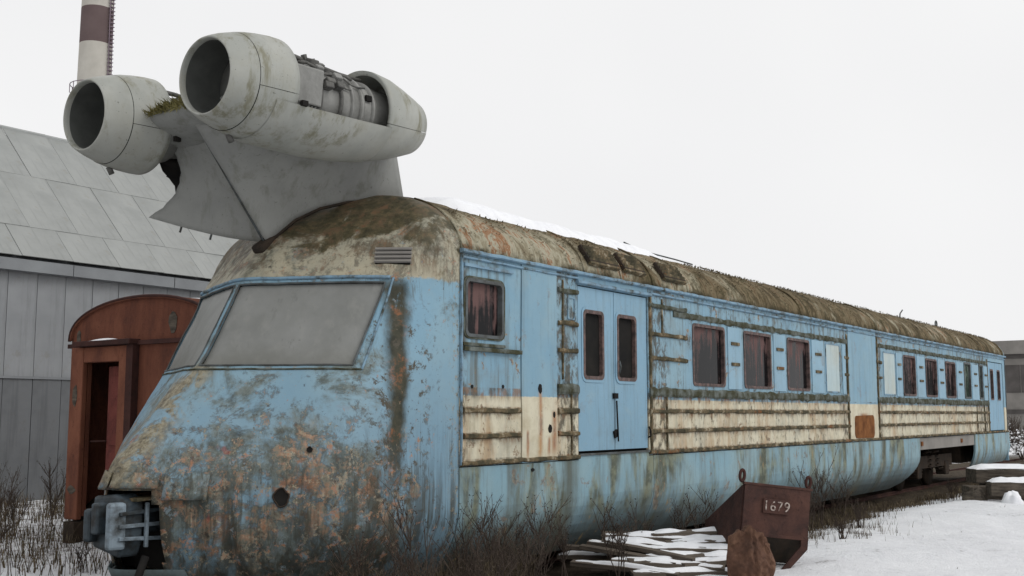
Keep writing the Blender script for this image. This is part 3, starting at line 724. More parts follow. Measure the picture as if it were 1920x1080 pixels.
# apron below the opening
b = MB(); Pp = np.zeros((4, 15, 3))
for i in range(4):
    for j in range(15):
        u = m_ - .55 + 1.1 * j / 14; uu = u if u > m_ else 2 * m_ - u
        q, n = nose_pt(.50 - .11 * i, min(max(uu, m_ + .02), -.2)); q = q + n * .05 * (1 - i / 5)
        Pp[i, j] = (u, q.y, q.z)
b.grid(Pp); ap = b.build('apron', M['skirt_paint'], TR); s_ = ap.modifiers.new('s', 'SOLIDIFY'); s_.thickness = .015
CPS = -.02
b = MB(); b.bbox((m_ - .13, -2.75, .80), (m_ + .13, -2.2, 1.02)); CP = b.build('coupler', M['coupler_blue'], TR, bevel=.03)
def cpart(nm, mt, f, bev=.012):
    b = MB(); f(b); return b.build(nm, M[mt], CP, bevel=bev)
cpart('coupler_head', 'coupler_blue', lambda b: b.prism([(m_ - .24, .68), (m_ + .16, .60), (m_ + .22, .74), (m_ + .22, 1.10), (m_ + .10, 1.17), (m_ - .24, 1.14)], -2.90, -2.68), .03)
cpart('coupler_tooth', 'coupler_pale', lambda b: b.box((m_ + .17, -2.94, .89), (.11, .16, .42), rot=(0, 0, rad(-12))), .03)
cpart('coupler_tooth', 'coupler_blue', lambda b: b.box((m_ - .20, -2.93, .88), (.10, .14, .30), rot=(0, 0, rad(10))), .03)
cpart('coupler_lock', 'coupler_blue', lambda b: b.box((m_ - .03, -2.96, .95), (.10, .14, .28)), .02)
cpart('top_plate', 'rib_grime', lambda b: b.box((m_ + .08, -2.56, 1.13), (.42, .50, .03), rot=(rad(3), 0, 0)), .006)
for k in range(3): cpart('guard_bar', 'coupler_pale' if k < 2 else 'coupler_blue', lambda b, k=k: b.box((m_ + .24, -2.52, .76 + .13 * k), (.03, .86, .035), rot=(rad(-3 + 3 * k), 0, 0)), .006)
cpart('guard_post', 'coupler_pale', lambda b: b.box((m_ + .262, -2.68, .89), (.03, .035, .40)), .006)
cpart('guard_plate', 'coupler_blue', lambda b: b.box((m_ + .25, -2.40, .90), (.025, .22, .22)), .006)
cpart('hose', 'black', lambda b: b.tube([(m_ + .36, -2.75, .62), (m_ + .38, -2.85, .42), (m_ + .34, -2.9, .2), (m_ + .36, -2.86, .06)], .035, 8), 0)

for o_ in [CP] + list(CP.children): o_.location.y += CPS if o_ is CP else 0

# ---- side wall panels with openings
def side_panel(name, s0, s1, z0, z1, holes, uo, mat, zfun=None, step=.35, parent=TR, lip=.05):
    S = set(np.linspace(s0, s1, max(2, int((s1 - s0) / step) + 2))); Z = set(np.linspace(z0, z1, max(2, int((z1 - z0) / .12) + 2)))
    for h in holes: S |= {h[0], h[1]}; Z |= {h[2], h[3]}
    S = sorted(s for s in S if s0 - 1e-9 <= s <= s1 + 1e-9); Z = sorted(z for z in Z if z0 - 1e-9 <= z <= z1 + 1e-9)
    P = np.zeros((len(Z), len(S), 3))
    for i, z in enumerate(Z):
        for j, s in enumerate(S):
            ss = s if zfun is None else zfun(s, z)
            P[i, j] = (uo - dz(z) + .006 * fbm(ss, z, 1, .9, 3) , ss, z)
    keep = np.ones((len(Z) - 1, len(S) - 1), bool)
    for i in range(len(Z) - 1):
        for j in range(len(S) - 1):
            sc_, zc = (S[j] + S[j + 1]) / 2, (Z[i] + Z[i + 1]) / 2
            for h in holes:
                if h[0] < sc_ < h[1] and h[2] < zc < h[3]: keep[i, j] = False
    b = MB(); b.grid(P, keep, smooth=False)
    cnt = {}
    for f in b.f:
        for k in range(4):
            e = (f[k], f[(k + 1) % 4]); cnt[tuple(sorted(e))] = cnt.get(tuple(sorted(e)), 0) + 1
    bd = [e for e, c in cnt.items() if c == 1]; mp = {}
    for e in bd:
        for v in e:
            if v not in mp: mp[v] = len(b.v); x, y, z = b.v[v]; b.v.append((x - lip, y, z))
    for e in bd: b.f.append((e[0], e[1], mp[e[1]], mp[e[0]])); b.sm.append(False)
    return b.build(name, M[mat], parent)
def ring_part(name, s0, s1, z0, z1, r, wd, u0, u1, mat, parent):
    a = rounded_rect(s0, s1, z0, z1, r); c = rounded_rect(s0 + wd, s1 - wd, z0 + wd, z1 - wd, max(r - wd * .6, .01)); n = len(a); b = MB()
    vs = [(u1, s, z) for s, z in a] + [(u1, s, z) for s, z in c] + [(u0, s, z) for s, z in a] + [(u0, s, z) for s, z in c]; fs = []
    for k in range(n):
        j = (k + 1) % n
        fs += [(k, j, n + j, n + k), (k, 2 * n + k, 2 * n + j, j), (n + k, n + j, 3 * n + j, 3 * n + k)]
    b.add(vs, fs); return b.build(name, mat if not isinstance(mat, str) else M[mat], parent)
def window(s0, s1, z0, z1, r=.06, wd=.04, mat='seal', pane='pane_dark', proud=.014, uo=0.0, parent=TR, name='window'):
    b = MB(); b.add([(uo - .045, s0, z0), (uo - .045, s1, z0), (uo - .045, s1, z1), (uo - .045, s0, z1)], [(0, 1, 2, 3)])
    wv = b.build(name, M[pane], parent); ring_part('window_frame', s0 - .015, s1 + .015, z0 - .015, z1 + .015, r, wd, uo - .05, uo + proud, mat, wv); return wv
ZS0, ZS1 = 1.345, 3.60
WIN1 = [(5.51, 6.60), (7.35, 8.44), (9.19, 10.24)]; WIN2 = [(16.13, 17.10), (18.0, 18.97), (19.83, 20.80)]
ZA, ZB = 2.31, 3.20
side_panel('side_panel', 0.012, 1.125, ZS0, ZS1, [(.10, .76, 2.72, 3.32)], 0, 'side_paint')
side_panel('side_panel', 1.135, 1.86, ZS0, ZS1, [], .012, 'plain_panel_paint')
side_panel('side_panel', 1.87, 2.345, ZS0, ZS1, [], 0, 'side_paint')
side_panel('side_panel', 2.35, 4.135, 3.475, ZS1, [], .004, 'plain_panel_paint')
side_panel('side_panel', 4.14, 12.37, ZS0, ZS1, [(a, b_, ZA, ZB) for a, b_ in WIN1] + [(11.12, 11.86, ZA, ZB)], 0, 'side_paint')
side_panel('side_panel', 12.38, 14.15, ZS0, ZS1, [], .012, 'plain_panel_paint')
side_panel('side_panel', 14.16, 24.55, ZS0, ZS1, [(a, b_, ZA, ZB) for a, b_ in WIN2] + [(21.75, 22.45, ZA, ZB + .05), (23.45, 23.85, ZA, ZB + .05), (14.67, 15.5, ZA, ZB)], 0, 'side_paint')
side_panel('side_panel', 26.52, LEN, ZS0, ZS1, [], 0, 'plain_panel_paint')
side_panel('side_panel', 24.56, 26.51, 3.40, ZS1, [], .004, 'plain_panel_paint')
# driver's side window
wv = window(.10, .76, 2.72, 3.32, .07, .035, 'frame_grey', 'pane_dark', .022)
ring_part('window_frame', .055, .805, 2.685, 3.36, .10, .05, -.01, .016, 'moss_strip', wv)
b = MB(); b.bbox((0, .04, 2.555), (.05, 1.09, 2.60)); b.build('window_sill', M['moss_strip'], wv)
b = MB(); b.bbox((0, .05, 2.61), (.022, .80, 2.645)); b.build('window_sill', M['moss_strip'], wv)
b = MB(); b.bbox((0, .06, 3.455), (.03, .95, 3.49)); b.build('drip_strip', M['trim_blue'], TR)
for a, c in WIN1 + WIN2:
    window(a, c, ZA, ZB, .07, .045, 'seal', 'pane_dark')
window(21.75, 22.45, ZA, ZB + .05, .05, .05, 'frame_grey', 'pane_green'); window(23.45, 23.85, ZA, ZB + .05, .03, .05, 'frame_grey', 'pane_green')
for (a, c) in ((11.12, 11.86), (14.67, 15.5)):
    b = MB(); b.bbox((-.03, a - .004, ZA - .004), (.004, c + .004, ZB + .004)); bp = b.build('blanking_panel', M['pale_panel'], TR)
    ring_part('panel_edge', a - .02, c + .02, ZA - .02, ZB + .02, .03, .025, -.01, .012, 'trim_blue', bp)
# pier panels between the windows, each with two stubs of the old ribs
piers = [(6.72, 7.22), (8.56, 9.07), (10.36, 10.98), (15.58, 15.98), (17.22, 17.86), (19.09, 19.70), (20.92, 21.62), (22.57, 23.34), (23.97, 24.42), (12.02, 12.2)]
for (a, c) in piers:
    b = MB(); b.bbox((-.01, a, 2.27), (.016, c, 3.235)); pr = b.build('pier_panel', M['pier_paint'], TR, bevel=.006)
    for z in (2.66, 2.98):
        if c - a > .3: b = MB(); b.box((.024, (a + c) / 2, z), (.02, min(.30, (c - a) * .6), .05)); b.build('rib_stub', M['rib_grime'], pr)
# top trim strips, belt strips
def strip(name, s0, s1, z, h, out, mat, jig=0.0):
    n = max(2, int((s1 - s0) / .12)); P = np.zeros((6, n + 1, 3))
    for j in range(n + 1):
        s = s0 + (s1 - s0) * j / n; jz = jig * 1.3 * nz(s * 5, z * 3, 0, 1); jo = 1 + jig / .02 * .8 * nz(s * 7, z, 4, 1)
        for i, (a, c) in enumerate(((-.01, -.5), (.6, -.5), (1, -.25), (1, .25), (.6, .5), (-.01, .5))): P[i, j] = (out * a * (jo if a > 0 else 1), s, z + h * c * (1 + jig / .02 * .9 * nz(s * 9, z * 5, 8, 1)) + jz)
    b = MB(); b.grid(P, smooth=False); b.add([tuple(P[i, 0]) for i in range(6)] + [tuple(P[i, n]) for i in range(6)], [(0, 1, 2, 3, 4, 5), (11, 10, 9, 8, 7, 6)])
    return b.build(name, M[mat], TR)
strip('gutter', 0.0, LEN, 3.615, .05, .055, 'trim_blue', .006)
strip('cornice_strip', 0.02, 2.34, 3.55, .03, .03, 'trim_blue', .004)
strip('cornice_strip', 2.30, 4.2, 3.505, .05, .05, 'trim_blue', .004)
strip('cornice_strip', 4.2, LEN, 3.53, .035, .03, 'trim_blue', .004)
strip('window_head_strip', 4.9, 12.3, 3.30, .085, .022, 'moss_strip', .012)
strip('window_head_strip', 14.2, 24.4, 3.33, .085, .022, 'moss_strip', .012)
strip('belt_strip', 4.16, 12.36, 2.185, .12, .035, 'moss_strip', .012)
strip('belt_strip', 14.17, 24.5, 2.185, .12, .035, 'moss_strip', .012)
strip('belt_strip', 1.87, 2.34, 2.185, .12, .04, 'moss_strip', .012)
strip('belt_strip', 12.39, 14.14, 2.12, .02, .014, 'trim_blue', .004)
for z in (1.925, 1.655):
    for (a, c) in ((.07, 1.11), (1.88, 2.34), (4.15, 12.36), (14.17, 24.5)): strip('rib', a, c, z, .055, .034, 'rib_grime', .010)
for (a, c) in ((.03, 1.86), (1.87, 2.345), (4.14, 12.37), (12.38, 14.15), (14.16, LEN)): strip('rib', a, c, 1.375, .05, .036, 'rib_grime', .010)
for z in (3.37, 2.98, 2.65):
    for (a, c) in ((1.90, 2.33), (4.16, 5.30)): strip('rib', a, c, z, .055, .032, 'rib_grime' if z < 3.3 else 'moss_strip', .012)
for z in (2.98, 2.65):
    for (a, c) in ((12.12, 12.37), (14.17, 14.5)): strip('rib', a, c, z, .06, .032, 'rib_grime', .010)
# vertical joints
def vstrip(s, z0, z1, wd, out, mat):
    n = 24; P = np.zeros((n + 1, 4, 3))
    for i in range(n + 1):
        z = z0 + (z1 - z0) * i / n; j = .012 * nz(s, z * 4, 2, 1); wv_ = wd * (.75 + .6 * abs(nz(s, z * 6, 7, 1)))
        for k, (a, c) in enumerate(((-.005, -.5), (out, -.35), (out, .35), (-.005, .5))): P[i, k] = (a - dz(z), s + c * wv_ + j, z)
    b = MB(); b.grid(P, smooth=False); return b.build('joint_strip', M[mat], TR)
for (s, z0, z1, wd, out, mt) in ((.03, 1.36, 3.58, .035, .02, 'trim_blue'), (2.0, 2.3, 3.5, .03, .018, 'rib_grime'), (2.18, 1.4, 2.2, .03, .02, 'rib_grime'), (4.20, 1.38, 3.48, .07, .024, 'rib_grime'), (4.55, 3.0, 3.48, .03, .02, 'rib_grime'), (4.66, 1.4, 2.2, .04, .02, 'rib_grime'),
                               (12.30, 1.38, 3.45, .07, .024, 'rib_grime'), (14.24, 1.38, 3.5, .07, .024, 'rib_grime'), (24.45, 1.4, 3.45, .06, .024, 'rib_grime'), (23.9, 1.4, 2.2, .05, .02, 'rib_grime'), (23.0, 1.4, 2.2, .04, .02, 'rib_grime'), (LEN - .03, 1.36, 3.58, .05, .02, 'frame_grey')):
    vstrip(s, z0, z1, wd, out, mt)
ring_part('access_hatch', 2.11, 2.27, 3.03, 3.30, .02, .012, -.01, .012, 'trim_blue', TR)
# rust patch on the blocked middle doorway, rust runs on the smooth front panel
b = MB(); pts = rounded_rect(12.62, 13.85, 1.41, 1.86, .10, 6); pts = [(s + .03 * nz(s * 6, z * 6, 1, 1), z + .03 * nz(s * 5, z * 5, 9, 1)) for s, z in pts]
n = len(pts); b.add([(.024, s, z) for s, z in pts] + [(.010, s, z) for s, z in pts], [tuple(range(n))] + [(k, (k + 1) % n, n + (k + 1) % n, n + k) for k in range(n)]); b.build('rust_patch', M['rust_patch'], TR)
def blob(s, z, ws, wz, mat, name='rust_run', u=.0135):
    pts = [(s + ws * math.cos(t) * (1 + .35 * nz(t * 2, s * 9, z, 1)), z + wz * math.sin(t) * (1 + .25 * nz(t * 2.5, s * 3, z * 7, 1))) for t in np.linspace(0, 2 * math.pi, 19)[:-1]]
    n = len(pts); b = MB(); b.add([(u + .005, s_, z_) for s_, z_ in pts] + [(u - .012, s_, z_) for s_, z_ in pts], [tuple(range(n))] + [(k, (k + 1) % n, n + (k + 1) % n, n + k) for k in range(n)]); b.build(name, M[mat], TR)
blob(1.70, 1.72, .04, .05, 'black', 'hole'); blob(1.50, 2.18, .035, .055, 'black', 'hole'); blob(1.79, 1.88, .022, .035, 'black', 'hole')
blob(.22, 2.18, .02, .02, 'black', 'hole', .003); blob(.78, 2.19, .02, .02, 'black', 'hole', .003); blob(1.35, 1.26, .03, .02, 'black', 'hole', .01)
# ---- passenger doors
def door_pair(s0, s1, z0, z1, wz0, wz1, wins, lever=True, mat='door_paint'):
    mid = (s0 + s1) / 2
    b = MB(); b.bbox((-.06, s0, z0 - .02), (-.05, s1, z1)); b.build('door_well', M['black'], TR)
    for (a, c, wn) in ((s0 + .012, mid - .006, wins[0]), (mid + .006, s1 - .012, wins[1])):
        d = side_panel('door', a, c, z0, z1, [(wn[0], wn[1], wz0, wz1)], -.012, mat, step=.3, lip=.045)
        wv = window(wn[0], wn[1], wz0, wz1, .07, .045, 'seal', 'pane_dark', .012, -.012, d, 'door_window')
        ring_part('door_window_surround', wn[0] - .05, wn[1] + .05, wz0 - .05, wz1 + .05, .10, .04, -.02, -.004, mat, d)
        if lever:
            b = MB(); b.tube([(.03, mid + (.07 if a > mid else -.07), wz0 + .08), (.05, mid + (.07 if a > mid else -.07), wz0 + .17), (.03, mid + (.07 if a > mid else -.07), wz0 + .24)], .012, 6)
            if a > mid: b.build('door_handle', M['frame_grey'], d)
    if lever:
        b = MB(); b.box((.005, mid, z0 + .68), (.03, .10, .07)); b.tube([(.01, mid + .02, z0 + .62), (.03, mid + .02, z0 + .10)], .012, 6); b.build('door_lock', M['black'], TR)
        b = MB(); b.box((.005, mid, z0 + .20), (.025, .085, .09), rot=(rad(20), 0, 0)); b.build('door_lock', M['black'], TR)
        b = MB(); b.tube([(.02, s1 - .03, z0 + .28), (.05, s1 - .04, z0 + .24), (.05, s1 - .03, z0 + .16), (.01, s1 - .02, z0 + .14)], .012, 6); b.build('door_hook', M['black'], TR)
    b = MB(); b.bbox((-.02, s0, z0 - .055), (.02, s1, z0 - .03)); b.build('door_sill', M['frame_grey'], TR)
door_pair(2.36, 4.13, 1.44, 3.46, 2.33, 3.17, ((2.50, 2.97), (3.33, 3.82)))
door_pair(24.57, 26.5, 1.42, 3.38, 2.30, 3.17, ((24.85, 25.25), (25.75, 26.15)), False)
b = MB(); b.bbox((-.05, 2.352, 1.30), (-.001, 4.138, 1.384)); b.build('door_step', M['skirt_paint'], TR)
# ---- skirts
def sk_end(s, z): return s
seams = [0.012, 4.26, 9.15, 14.30]
for a, c in zip(seams[:-1], seams[1:]): side_panel('skirt_panel', a, c - .012, .24, 1.335, [], .004, 'skirt_paint', step=.4)
def tail_round(s, z):
    if z > .95: mx_ = 17.22
    else: mx_ = 17.22 - 2.0 * (1 - math.sqrt(max(0, 1 - ((.95 - z) / .74) ** 2)))
    return 14.30 + (s - 14.30) / (17.22 - 14.30) * (mx_ - 14.30)
side_panel('skirt_panel', 14.30, 17.22, .24, 1.335, [], .004, 'skirt_paint', zfun=tail_round, step=.25)
side_panel('skirt_panel', 22.62, 27.1, .48, 1.335, [], .004, 'skirt_paint', zfun=lambda s, z: s if s < 26 else 26 + (s - 26) * (1 if z > .95 else math.sqrt(max(0.05, 1 - ((.95 - z) / .55) ** 2))), step=.25)
b = MB(); b.bbox((-.06, 17.2, 1.06), (-.02, 22.64, 1.33)); b.build('sill_beam', M['concrete'], TR)
for s in (17.45, 21.2): b = MB(); b.box((-.01, s, 1.20), (.03, .14, .1)); b.build('sill_bracket', M['rust_patch'], TR)
# far side, floor and ends (closed shell)
b = MB(); b.bbox((2 * m_ + .0, 0.01, .24), (2 * m_ + .05, LEN, ZS1 + .02)); b.build('far_side_wall', M['side_paint'], TR)
b = MB(); b.bbox((2 * m_ + .06, 0.05, 1.1), (-.07, LEN - .02, 1.2)); b.build('floor', M['under_dark'], TR)
b = MB(); b.bbox((2 * m_ + .06, 0.2, 1.21), (2 * m_ + .1, LEN - .1, ZS1)); b.bbox((-.30, .2, 1.21), (-.26, LEN - .1, ZS1)); b.build('lining', M['black'], TR)
b = MB(); b.prism([(-.01, .5), (-.01, 3.61)] + [(-dz(z), z) for z in np.linspace(3.63, 4.35, 14)] + [(2 * m_ + dz(z), z) for z in np.linspace(4.35, 3.63, 14)] + [(2 * m_ + .01, 3.61), (2 * m_ + .01, .5)], LEN - .01, LEN + .05); b.build('rear_wall', M['side_paint'], TR)
b = MB(); b.bbox((-2.4, LEN + .05, 1.3), (-1.1, LEN + .5, 3.4)); b.build('gangway', M['black'], TR)
b = MB(); b.bbox((m_ - 1.3, 0, .55), (m_ + 1.3, 17, 1.05)); b.bbox((m_ - 1.3, 22.8, .55), (m_ + 1.3, 26.5, 1.05)); b.build('underframe', M['under_dark'], TR)
# ---- roof with moss, louvres, ribs
ns, nu = 420, 46
P = np.zeros((ns + 1, nu + 1, 3))
for i in range(ns + 1):
    s = LEN * i / ns + .0
    for j in range(nu + 1):
        t = math.pi * j / nu; cx_ = math.copysign(abs(math.cos(t)) ** (2 / 2.6), math.cos(t)); u = m_ + 1.74 * cx_; z = ZR0 + (ZR1 - ZR0) * math.sin(t)
        a = .016 * fbm(u, s, z, 3.0, 4) + .012 * fbm(u, s, z, .8, 2); a *= min(1, 4 * math.sin(t))
        P[i, j] = (u + a * cx_, s, z + a * math.sin(t))
b = MB(); b.grid(P); b.build('roof', M['roof_moss'], TR)
def roof_at(s, zz, out=0.0):
    d = dz(zz); e = .01; n = Vector((zz + e - zz, 0, 0)); dd = (dz(zz + e) - dz(zz - e)) / (2 * e)
    n = Vector((1, 0, dd)).normalized(); return Vector((-d, s, zz)) + n * out, n
for s in (.02, 2.50, 3.43, 4.30, 5.38, 9.9, 14.2, 18.9, 23.7, 26.6):
    path = [roof_at(s, z, .006)[0] for z in ZR0 + (ZR1 - ZR0) * np.sin(np.linspace(.03, 1.0, 16))]; b = MB(); b.tube(path, .014, 6); b.build('roof_rib', M['roof_moss'], TR)
for (a, c) in ((2.62, 3.36), (3.50, 4.06), (4.62, 5.28)):
    zc = 3.86; p, n = roof_at((a + c) / 2, zc); q1 = roof_at(0, 3.72)[0]; q2 = roof_at(0, 4.02)[0]
    up = (q2 - q1).normalized(); up = Vector((up.x, 0, up.z)).normalized(); nn = Vector((up.z, 0, -up.x)); Rm = Matrix((Vector((0, 1, 0)), up, nn)).transposed()
    cc = Vector(((q1.x + q2.x) / 2, (a + c) / 2, (q1.z + q2.z) / 2))
    b = MB(); b.box(cc + nn * .052, (c - a, .27, .05), Rm); lv = b.build('roof_louvre', M['under_dark'], TR)
    for k in range(4): b = MB(); b.box(cc + nn * .082 + up * (-.09 + .06 * k), (c - a - .04, .04, .015), Rm @ Matrix.Rotation(rad(35), 3, 'X')); b.build('slat', M['rib_grime'], lv)
    b = MB(); b.box(cc + nn * .052 - up * .15, (c - a, .035, .05), Rm); b.build('louvre_ledge', M['rib_grime'], lv)
# moss tufts along the roof edge
b = MB(); rng = random.Random(3)
for k in range(6500):
    s = rng.uniform(.2, LEN) if k > 1200 else rng.uniform(.1, 8); hz = rng.random() ** .6; z = ZR0 + .06 + (ZR1 - ZR0 - .07) * math.sin(hz * 1.45)
    if nz(s, z, 0, 1.3) < -.25 or (s < 6.6 and z > 4.12): continue
    p, n = roof_at(s, z, .015); l = rng.uniform(.012, .04) * (1.2 if z > 4.1 else .9); dwn = Vector((rng.uniform(-.6, .9), rng.uniform(-.8, .8), rng.uniform(-.7, .6))); t = (n + dwn * .8).normalized() * l; wd_ = Vector((0, rng.uniform(.008, .024), 0)) + Vector((rng.uniform(-.006, .006), 0, rng.uniform(-.006, .006)))
    b.add([p - wd_, p + wd_, p + t], [(0, 1, 2)])
o = b.build('moss', M['roof_moss'], TR, fixn=False); o['kind'] = 'stuff'
# small fittings on the roof
b = MB(); b.tube([(-.9, 19.2, 4.22), (-.9, 19.25, 4.42), (-.86, 19.34, 4.52)], .018, 6); b.build('antenna_stub', M['frame_grey'], TR)
b = MB(); b.tube([(-.95 + .0, 22.9 + .09 * math.cos(a), 4.40 + .09 * math.sin(a)) for a in np.linspace(0, 2 * math.pi, 15)[:-1]], .02, 6, closed=True); b.tube([(-.95, 22.9, 4.2), (-.95, 22.9, 4.31)], .02, 6); b.build('roof_ring', M['frame_grey'], TR)
b = MB(); b.tube([(-.78, 4.9, 4.40), (-.85, 5.6, 4.36), (-.8, 6.6, 4.34), (-.9, 7.4, 4.36)], .012, 5); b.build('loose_wire', M['frame_grey'], TR)
# ---- bogies
def bogie(s):
    b = MB(); b.bbox((-3.0, s - 1.9, .55), (-.45, s + 1.9, .85)); bo = b.build('bogie', M['under_dark'], TR)
    for ds in (-1.3, 1.3):
        for u in (m_ - .78, m_ + .78):
            b = MB(); b.tube([(u - .06, s + ds, .48), (u + .06, s + ds, .48)], .46, 28); b.tube([(u + (-.06 if u > m_ else .06), s + ds, .48), (u + (-.09 if u > m_ else .09), s + ds, .48)], .50, 28); b.build('wheel', M['under_dark'], bo)
        b = MB(); b.tube([(m_ - .8, s + ds, .48), (m_ + .8, s + ds, .48)], .09, 10); b.build('axle', M['under_dark'], bo)
        b = MB(); b.box((-.55, s + ds, .50), (.26, .36, .36)); b.build('axle_box', M['under_dark'], bo, bevel=.03)
        for k in (-.32, .32):
            b = MB(); path = [(-.55 + .09 * math.cos(t), s + ds + k + .09 * math.sin(t), .42 + t * .0135) for t in np.linspace(0, 8 * math.pi, 64)]; b.tube(path, .018, 5); b.build('spring', M['under_dark'], bo)
    for ds in (-.35, .35):
        b = MB(); path = [(-.5 + .11 * math.cos(t), s + ds + .11 * math.sin(t), .50 + t * .018) for t in np.linspace(0, 8 * math.pi, 64)]; b.tube(path, .022, 5); b.build('spring', M['under_dark'], bo)
    return bo
bogie(20.0); bogie(4.0)
# ---- rails
for nm, uc in (('rail', m_), ('rail', -5.85)):
    for s_ in (-.76, .76):
        b = MB(); b.prism([(uc + s_ - .07, -.06), (uc + s_ + .07, -.06), (uc + s_ + .015, -.03), (uc + s_ + .035, .02), (uc + s_ - .035, .02), (uc + s_ - .015, -.03)], -4, 45)
        o = b.build('rail', M['skip_rust']); tag(o, 'rusty rail under the %s, %s of its pair' % ('blue railcar' if uc == m_ else 'brown wagon', 'nearer the shed' if s_ < 0 else 'farther from the shed'), 'rail', 'rusty track rails')

# ---- pylon
def ruled(bot, top, n=30, k=14, bulge=0.0):
    def samp(pts, t):
        pts = [Vector(p) for p in pts]; L = [0]
        for a, c in zip(pts[:-1], pts[1:]): L.append(L[-1] + (c - a).length)
        x = t * L[-1]
        for i in range(len(pts) - 1):
            if x <= L[i + 1] + 1e-9: return pts[i].lerp(pts[i + 1], (x - L[i]) / max(L[i + 1] - L[i], 1e-9))
        return pts[-1]
    P = np.zeros((k + 1, n + 1, 3))
    for j in range(n + 1):
        a, c = samp(bot, j / n), samp(top, j / n)
        for i in range(k + 1):
            t = i / k; q = a.lerp(c, t); q.x -= bulge * math.sin(math.pi * t) * math.sin(math.pi * min(1, j / n * 1.3)); P[i, j] = q
    return P
BOT = [(m_, -1.12, 3.70), (-1.62, -.85, 3.98), (-1.48, -.62, 4.13), (-1.36, -.30, 4.24), (-1.24, .05, 4.28), (-1.18, .45, 4.28)]
TOP = [(m_, -2.10, 4.80), (-1.45, -2.06, 4.76), (-1.12, -1.80, 4.74), (-1.0, -1.2, 4.76), (-1.0, -.5, 4.80), (-1.06, .15, 4.84)]
Pr = ruled(BOT, TOP, bulge=.05); b = MB(); b.grid(Pr); PY = b.build('pylon', M['pylon_paint'], TR); s_ = PY.modifiers.new('s', 'SOLIDIFY'); s_.thickness = .018
Pm = Pr.copy(); Pm[..., 0] = 2 * m_ - Pm[..., 0]; b = MB(); b.grid(Pm[:, 9:]); q = b.build('pylon_far_skin', M['pylon_paint'], PY); s_ = q.modifiers.new('s', 'SOLIDIFY'); s_.thickness = .018
# torn skin splayed out to the far side
b = MB(); K, NN = 16, 18; Pt = np.zeros((K + 1, NN + 1, 3))
LB, LT = Vector((m_ - .07, -.98, 3.74)), Vector((m_ - .07, -1.88, 4.80))
for i in range(K + 1):
    t = i / K; a = LB.lerp(LT, t)
    e0, e1, e2 = Vector((-2.72, -1.90, 3.97)), Vector((-2.52, -1.66, 4.42)), Vector((-2.50, -1.98, 4.86))
    c = e0 * (1 - t)**2 + (e1 * 2 - (e0 + e2) * .5) * 2 * t * (1 - t) + e2 * t * t
    for j in range(NN + 1):
        f = j / NN; q = a.lerp(c, f); q.y += .10 * math.sin(math.pi * f); q.z += -.05 * math.sin(math.pi * f) * (1 - t)
        if j == NN: q += Vector((.02 * nz(i * .9, 1, 1, 1), .02 * nz(i * .7, 4, 1, 1), .01 * nz(i, 2, 2, 1)))
        Pt[i, j] = q
b.grid(Pt); q = b.build('torn_skin', M['pylon_paint'], PY); s_ = q.modifiers.new('s', 'SOLIDIFY'); s_.thickness = .014
LB, LT = Vector((m_ - .02, -1.14, 3.70)), Vector((m_ - .02, -2.06, 4.76))
b = MB(); b.tube([LB + Vector((.02, -.01, 0)), LB.lerp(LT, .5) + Vector((.02, -.012, 0)), LT + Vector((.02, -.01, 0))], .012, 6); b.build('leading_edge', M['frame_grey'], PY)
for t_ in (.18, .42):
    q = Pt[0, int(NN * (1 - t_))]; b = MB(); b.tube([tuple(q), (q[0] - .01, q[1] - .01, q[2] - .06)], .012, 5); b.build('torn_tab', M['frame_grey'], PY)
b = MB(); b.box((m_ - .02, -1.12, 3.70), (.16, .30, .10), rot=(rad(35), 0, 0)); b.build('root_fairing', M['under_dark'], PY, bevel=.03)
b = MB(); b.tube([Vector(p) + Vector((.012, 0, .0)) for p in BOT], .022, 6); b.build('root_seal', M['under_dark'], PY)
b = MB(); Pq = np.zeros((13, 25, 3))
for i in range(13):
    for j in range(25):
        t, a = math.pi * i / 12, 2 * math.pi * j / 24; k = 1 + .45 * fbm(math.cos(a) * math.sin(t), math.sin(a) * math.sin(t), math.cos(t), 2.2, 4)
        Pq[i, j] = (-2.66 + .28 * k * math.sin(t) * math.cos(a), -1.32 + .34 * k * math.sin(t) * math.sin(a), 4.60 + .27 * k * math.cos(t))
b.grid(Pq); b.build('torn_interior', M['black'], PY)
# stub wing joining the engines
Pw = np.zeros((25, 21, 3))
for i in range(25):
    a = 2 * math.pi * i / 24
    for j in range(21):
        u = m_ - 1.0 + 2.0 * j / 20; th = .15 + .03 * abs(u - m_)
        Pw[i, j] = (u, -1.35 + (.98) * math.cos(a) * (1.0), 4.90 + th * math.sin(a) * (1.25 if math.cos(a) < 0 else .8))
b = MB(); b.grid(Pw); q = b.build('stub_wing', M['pylon_paint'], PY)
b = MB(); rng = random.Random(5)
for k in range(1800):
    u = rng.uniform(m_ - .62, m_ + .38); a = rng.uniform(math.pi * .62, math.pi * 1.02); p = Vector((u, -1.35 + .99 * math.cos(a), 4.90 + .19 * math.sin(a))); t = Vector((rng.uniform(-.6, .6), -1 * rng.random(), rng.uniform(-.7, .9))) * rng.uniform(.03, .13); wd_ = Vector((rng.uniform(.006, .018), 0, rng.uniform(-.004, .004)))
    b.add([p - wd_, p + wd_, p + t], [(0, 1, 2)])
q = b.build('moss', M['pylon_dirty'], PY, fixn=False); q['kind'] = 'stuff'

